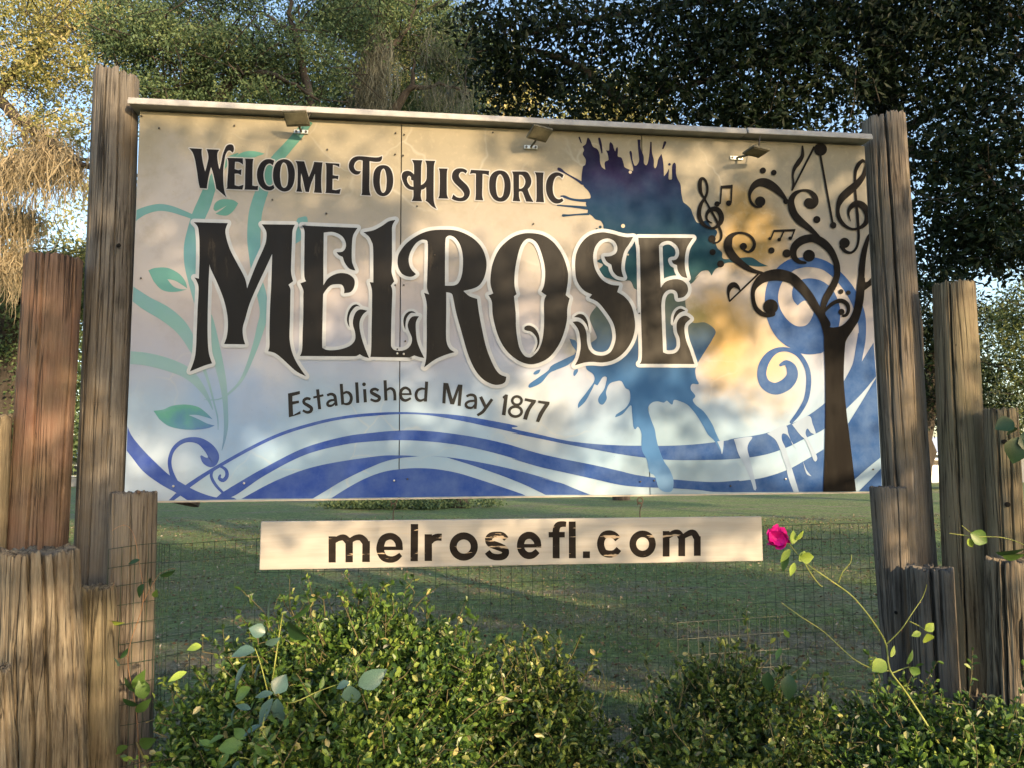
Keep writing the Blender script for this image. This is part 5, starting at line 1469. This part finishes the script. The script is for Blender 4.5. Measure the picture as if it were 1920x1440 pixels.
# mossy trunk right of it
Y3 = 13.0
lim3 = [[W3(705, 920, Y3), W3(705, 400, Y3), W3(700, 150, Y3), W3(708, 65, Y3)],
        [W3(706, 80, Y3), W3(690, 40, Y3), W3(675, 20, Y3), W3(655, 28, Y3)], [W3(715, 70, Y3), W3(728, 0, Y3), W3(735, -60, Y3)], [W3(715, 95, Y3), W3(745, 80, Y3), W3(770, 45, Y3), W3(785, -10, Y3)],
        [W3(690, 150, Y3), W3(660, 120, Y3), W3(625, 110, Y3)], [W3(735, 210, Y3), W3(770, 165, Y3), W3(830, 158, Y3), W3(880, 175, Y3)], [W3(738, 215, Y3), W3(775, 150, Y3), W3(775, 110, Y3)]]
ells3 = [E3(790, 60, Y3 + 1, 1.2, 0.9, 0.6), E3(860, 120, Y3 + 1, 0.8, 0.8, 0.5), E3(640, 170, Y3 + 1, 0.8, 0.6, 0.4), E3(760, 190, Y3 + 1, 1.2, 0.6, 0.4), E3(700, 0, Y3 + 1, 1.2, 0.8, 0.4), E3(840, 200, Y3 + 2.5, 0.9, 0.6, 0.4)]
mA = np.concatenate([along([W3(705, 60, Y3 - .3), W3(700, 190, Y3 - .3)], 520, 0.13), along([W3(675, 130, Y3 - .2), W3(690, 200, Y3 - .2)], 130, 0.12), along([W3(790, 158, Y3), W3(880, 170, Y3)], 110, 0.08), along([W3(780, 60, Y3), W3(880, 100, Y3)], 70, 0.2)])
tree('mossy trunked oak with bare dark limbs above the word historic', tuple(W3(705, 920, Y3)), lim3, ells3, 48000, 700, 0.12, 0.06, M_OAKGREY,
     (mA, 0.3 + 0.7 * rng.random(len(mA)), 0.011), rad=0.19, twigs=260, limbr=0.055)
# near dark laurel oak overhanging the right
Y4 = 7.2
lim4 = [[W3(1700, 960, Y4 + 1.3), W3(1690, 600, Y4 + 1.3), W3(1675, 250, Y4 + 1), W3(1650, 60, Y4 + 0.6), W3(1640, -120, Y4 + 0.4)],
        [W3(1675, 250, Y4 + 1), W3(1560, 100, Y4), W3(1400, 120, Y4), W3(1180, 200, Y4)], [W3(1650, 60, Y4 + 0.6), W3(1500, -30, Y4), W3(1200, 20, Y4), W3(960, 70, Y4)],
        [W3(1675, 250, Y4 + 1), W3(1850, 160, Y4), W3(1960, 60, Y4)], [W3(1675, 280, Y4 + 1), W3(1820, 300, Y4 - .4), W3(1930, 420, Y4 - .6)], [W3(1180, 200, Y4), W3(1080, 120, Y4), W3(950, 80, Y4)]]
ells4 = [E3(1050, 70, Y4, 0.75, 0.7, 0.45), E3(1000, 170, Y4 + .5, 0.55, 0.6, 0.32), E3(1180, 190, Y4, 0.7, 0.6, 0.25), E3(1250, 60, Y4, 0.8, 0.8, 0.5), E3(1420, 130, Y4, 0.85, 0.8, 0.55), E3(1600, 90, Y4, 0.9, 0.8, 0.6), E3(1780, 120, Y4, 0.85, 0.8, 0.7),
         E3(1900, 250, Y4 - .4, 0.75, 0.7, 0.7), E3(1800, 330, Y4 - .3, 0.6, 0.6, 0.6), E3(1780, 480, Y4, 0.42, 0.5, 0.5), E3(1880, 440, Y4 - .3, 0.5, 0.5, 0.32), E3(1500, 0, Y4, 1.6, 0.9, 0.4), E3(1860, 20, Y4, 0.9, 0.7, 0.5), E3(920, 60, Y4 - .2, 0.3, 0.5, 0.3), E3(1320, 220, Y4, 0.7, 0.5, 0.22), E3(1500, 220, Y4, 0.8, 0.6, 0.25)]
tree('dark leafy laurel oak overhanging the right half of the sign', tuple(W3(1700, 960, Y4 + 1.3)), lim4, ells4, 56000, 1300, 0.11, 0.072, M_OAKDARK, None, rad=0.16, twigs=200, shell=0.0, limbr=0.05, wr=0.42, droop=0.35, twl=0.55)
# trees farther back
tree('pale sunlit tree beyond the lawn at the right edge', tuple(W3(1960, 900, 24)), [[W3(1960, 900, 24), W3(1950, 760, 24), W3(1930, 640, 24)], [W3(1950, 760, 24), W3(1880, 680, 24)]],
     [E3(1900, 690, 24, 1.5, 1.3, 1.3), E3(1960, 600, 24, 1.4, 1.2, 1.3), E3(1840, 740, 25, 1.0, 1.0, 0.8), E3(1900, 790, 24, 1.6, 1, 0.5), E3(1900, 440, 25, 1.3, 1, 1.2), E3(1850, 600, 26, 0.8, 0.8, 0.8)], 22000, 500, 0.22, 0.12, M_FARG, None, rad=0.2, twigs=80)
tree('dark tree filling the gap between the right posts', tuple(W3(1725, 930, 18)), [[W3(1725, 930, 18), W3(1735, 780, 18), W3(1745, 660, 18)], [W3(1735, 790, 18), W3(1750, 740, 18)]],
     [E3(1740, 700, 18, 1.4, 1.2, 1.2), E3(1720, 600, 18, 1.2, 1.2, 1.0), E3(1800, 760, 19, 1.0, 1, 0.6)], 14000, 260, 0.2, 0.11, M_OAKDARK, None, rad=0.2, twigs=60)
tree('dark tree trunk in shade behind the leftmost posts', tuple(W3(10, 930, 17)), [[W3(10, 930, 17), W3(20, 700, 17), W3(40, 480, 17)], [W3(20, 700, 17), W3(90, 560, 17)]],
     [E3(30, 560, 17, 1.3, 1.0, 1.0), E3(-20, 700, 17, 1.2, 1.0, 1.0), E3(120, 540, 17, 1.0, 1, 1.0), E3(50, 850, 17, 0.9, 0.8, 0.5), E3(160, 680, 17, 0.8, 0.8, 1.0), E3(150, 810, 17, 0.8, 0.8, 0.7)], 34000, 620, 0.2, 0.11, M_OAKGREY, None, rad=0.42, twigs=120)
for i, (x, y, Y, r, lab, mt) in enumerate([(430, 130, 42, 5.4, 'grey green far tree behind the drooping oak', M_OAKGREY), (760, 60, 42, 4.6, 'far tree behind the mossy trunk', M_OAKGREY),
                                           (250, 470, 30, 4.6, 'round far tree behind the tall left post', M_OAKGOLD), (640, 420, 44, 6.4, 'far tree crown beyond the lawn behind the town name', M_FARG),
                                           (1050, 380, 44, 6.4, 'far tree beyond the lawn behind the splash', M_FARG), (1450, 430, 44, 6.4, 'far tree beyond the lawn behind the music tree', M_FARG),
                                           (860, 180, 26, 3.2, 'sunny yellow green tree showing above the rail', M_OAKGOLD), (1150, 190, 30, 2.0, 'golden tree glimpsed through the dark oak leaves', M_OAKGOLD), (-150, 500, 30, 4.6, 'far golden tree off the left edge', M_OAKGOLD)]):
    c = W3(x, y, Y)
    tree(lab, (c.x, c.y, 0), [[(c.x, c.y, -0.1), (c.x + 0.2, c.y, c.z * 0.5), (c.x, c.y, c.z)], [(c.x + 0.2, c.y, c.z * 0.5), (c.x + r * 0.5, c.y, c.z)], [(c.x + 0.1, c.y, c.z * 0.6), (c.x - r * 0.5, c.y, c.z + 0.4)]],
         [((c.x, c.y, c.z), (r, r * 0.7, r * 0.7)), ((c.x - r * 0.5, c.y, c.z - r * 0.4), (r * 0.7, r * 0.6, r * 0.5)), ((c.x + r * 0.5, c.y, c.z - r * 0.3), (r * 0.7, r * 0.6, r * 0.5))], 4500 if r < 2.5 else 13000, 420, 0.3, 0.19, mt, None, rad=0.3, twigs=50, name='far_tree')

# low ivy patch on the lawn behind the sign
ip = W3(730, 944, 26)
M_IVY = M_OAKGREY
iv = empty('ivy_patch', (ip.x, ip.y, 0)); tag(iv, 'low dark ivy clump on the lawn under the middle of the sign', 'ground cover')
pp, hv = clumps([((ip.x, ip.y, 0.1), (2.4, 0.8, 0.28)), ((ip.x + 1, ip.y, 0.05), (3.4, 0.9, 0.18))], 6000, 200, 0.12, 0.0)
pp[:, 2] = np.abs(pp[:, 2])
leaf_mesh('foliage', pp - np.array([ip.x, ip.y, 0]), rng.normal(size=pp.shape) + np.array([0, 0, 0.6]), 0.10, 0.7, M_OAKGREY, iv, hv)['kind'] = 'stuff'

# ------------------------------------------------------------------ house and car across the lawn
M_ROOF = flat_mat('pale_metal_roof', (0.55, 0.60, 0.68), 0.4, 0.1, 0.06, 1)
M_WALLH = flat_mat('grey_house_wall', (0.16, 0.17, 0.18), 0.8, mottle=0.1, scale=2)
M_WHITE = flat_mat('white_car_paint', (0.72, 0.72, 0.72), 0.25, mottle=0.02)
M_GLASS = flat_mat('dark_window_glass', (0.03, 0.035, 0.04), 0.08)
M_TYRE = flat_mat('tyre_rubber', (0.015, 0.015, 0.015), 0.9)


def house(px, Y, wpx, ye, yt, label):
    c = W3(px, 900, Y)
    w = wpx / 2 * Y / F
    root = empty('house', (c.x, c.y, 0)); tag(root, label, 'house')
    h, ht = W3(px, ye, Y).z, W3(px, yt, Y + 2.5).z
    box('wall', -w, w, 0, 7, -0.05, h, M_WALLH, root)
    mesh_py('roof', [(-w - .5, -.6, h - 0.05), (w + .5, -.6, h - 0.05), (w + .5, 3.5, ht), (-w - .5, 3.5, ht), (-w - .5, 7.6, h - 0.05), (w + .5, 7.6, h - 0.05), (-w - .5, -.6, h + 0.08), (w + .5, -.6, h + 0.08), (w + .5, 3.5, ht + .13), (-w - .5, 3.5, ht + .13), (-w - .5, 7.6, h + .08), (w + .5, 7.6, h + .08)],
            [(0, 1, 2, 3), (3, 2, 5, 4), (7, 6, 9, 8), (8, 9, 10, 11), (0, 6, 7, 1), (1, 7, 8, 2), (2, 8, 11, 5), (5, 11, 10, 4), (4, 10, 9, 3), (3, 9, 6, 0)], M_ROOF, root)
    for fx in (-0.6, 0.1, 0.6):
        wd = mesh_py('window', *box_vf(fx * w - .5, fx * w + .5, -0.06, 0.02, h * 0.35, h * 0.8), M_WHITE, root)
        mesh_py('pane', *box_vf(fx * w - .42, fx * w + .42, -0.075, -0.062, h * 0.35 + .08, h * 0.8 - .08), M_GLASS, wd)
    box('door', -0.3 * w - .45, -0.3 * w + .45, -0.05, 0.02, 0, h * 0.78, M_WHITE, root)
    return root


house(1800, 46, 320, 851, 822, 'low house with a pale blue roof seen between the right posts')
house(40, 50, 340, 862, 838, 'pale roofed house glimpsed between the left posts')


def car(px, Y, label):
    c = W3(px, 900, Y)
    root = empty('parked_car', (c.x, c.y, 0), math.radians(4)); tag(root, label, 'car')
    prof = [(-2.2, .35), (-2.25, .7), (-2.1, .95), (-1.35, 1.02), (-0.75, 1.45), (0.75, 1.48), (1.35, 1.05), (2.1, .95), (2.25, .65), (2.2, .35)]
    V = [(x, s * (0.86 if z < 1.1 else 0.72), z) for s in (-1, 1) for x, z in prof]
    m = len(prof)
    Fc = [tuple(range(m)), tuple(range(2 * m - 1, m - 1, -1))] + [(i, i + m, (i + 1) % m + m, (i + 1) % m) for i in range(m)]
    bevel(mesh_py('body', V, Fc, M_WHITE, root), 0.05, 2)
    for s in (-1, 1):
        mesh_py('side_window', *join([box_vf(-0.72, -0.03, s * 0.80 - .03, s * 0.80 + .03, 1.08, 1.36), box_vf(0.03, 0.78, s * 0.80 - .03, s * 0.80 + .03, 1.08, 1.36)]), M_GLASS, root)
        for x in (-1.4, 1.4):
            V2, F2 = tube_vf([(x, s * 0.70, .32), (x, s * 0.90, .32)], 0.33, 16)
            wh = mesh_py('wheel', list(V2), [tuple(f) for f in F2] + [tuple(range(16)), tuple(range(16, 32))], M_TYRE, root)
            V2, F2 = tube_vf([(x, s * 0.89, .32), (x, s * 0.915, .32)], 0.19, 12)
            mesh_py('rim', list(V2), [tuple(f) for f in F2] + [tuple(range(12, 24))], M_SCREWL, wh)
    return root


car(1752, 38, 'white car parked before the pale roofed house between the right posts')

# ------------------------------------------------------------------ trees behind the viewer whose shade dapples the sign
def sunpos(al, la):
    return S_H * al + S_N * la


M_SHADE = leaf_mat('shade_oak_leaf', [(0.0, (0.03, 0.05, 0.015)), (1.0, (0.10, 0.13, 0.04))], 0.5, 0.2)
for al, la, tl, label, ee, n, sub, sg, ls in [
    (4.6, 2.0, 5.4, 'oak close behind the viewer whose low boughs dapple the sign', [(-1.7, 0, 3.0, 0.6, 0.8, 0.7), (-0.8, 0, 4.3, 0.8, 0.8, 0.8), (0.4, 0.2, 3.1, 0.8, 0.8, 0.8), (1.3, 0, 4.5, 0.9, 0.8, 0.9), (-1.6, 0.3, 5.1, 0.7, 0.8, 0.6), (2.2, 0, 3.1, 0.8, 0.8, 0.9), (0.3, 0, 5.6, 1.2, 0.8, 0.6), (-1.35, -0.2, 3.9, 0.6, 0.6, 0.5), (-1.3, 0.2, 4.6, 0.6, 0.6, 0.5), (-0.35, -0.3, 3.8, 0.5, 0.6, 0.45)], 30500, 185, 0.11, 0.085),
    (8.0, 4.6, 4.6, 'tall oak behind the viewer shading the mossy trees', [(0.0, 0, 9.2, 2.2, 1.8, 1.5), (0.2, 0, 11.6, 2.2, 2, 1.8), (-1.0, 0, 13.6, 1.7, 1.6, 1.5), (1.3, 0, 6.2, 1.3, 1.5, 1.8), (1.0, 0, 3.4, 1.3, 1.2, 1.0), (3.2, 0, 3.6, 1.3, 1.2, 1.2)], 44000, 190, 0.24, 0.13),
    (9.0, 12.6, 12.6, 'broad oak far behind the viewer shading the lawn', [(0, 0, 4.8, 2.6, 1.9, 1.9), (0.4, 0.6, 7.8, 2.6, 1.9, 2.0), (0, 0, 10.8, 2.4, 2, 1.8)], 34000, 140, 0.3, 0.14),
    (8.6, 8.2, 8.2, 'oak behind the viewer on the right shading the dark laurel', [(0, 0, 4.4, 2.0, 1.7, 1.6), (0.4, 0.6, 7.4, 2.2, 1.8, 2.0), (0, 0, 10.6, 2.2, 2, 1.8), (-0.4, 0, 13.4, 2.2, 2, 1.8)], 40000, 150, 0.3, 0.13)]:
    c, t0 = sunpos(al, la), sunpos(al, tl)
    lb = [[(t0.x, t0.y, -0.1), (t0.x + 0.1, t0.y, 2.6), (t0.x, t0.y, 6.0)]]
    ell = [((c.x + S_N.x * e[0] + S_H.x * e[1], c.y + S_N.y * e[0] + S_H.y * e[1], e[2]), e[3:]) for e in ee]
    for q, _ in ell[:4]: lb.append([(t0.x, t0.y, min(5.5, q[2])), ((t0.x + q[0]) / 2, (t0.y + q[1]) / 2, q[2] + 0.3), q])
    tree(label, (t0.x, t0.y, 0), lb, ell, n, sub, sg, ls, M_SHADE, None, rad=0.2, twigs=60, shell=0.0, limbr=0.05, group='trees behind the viewer')
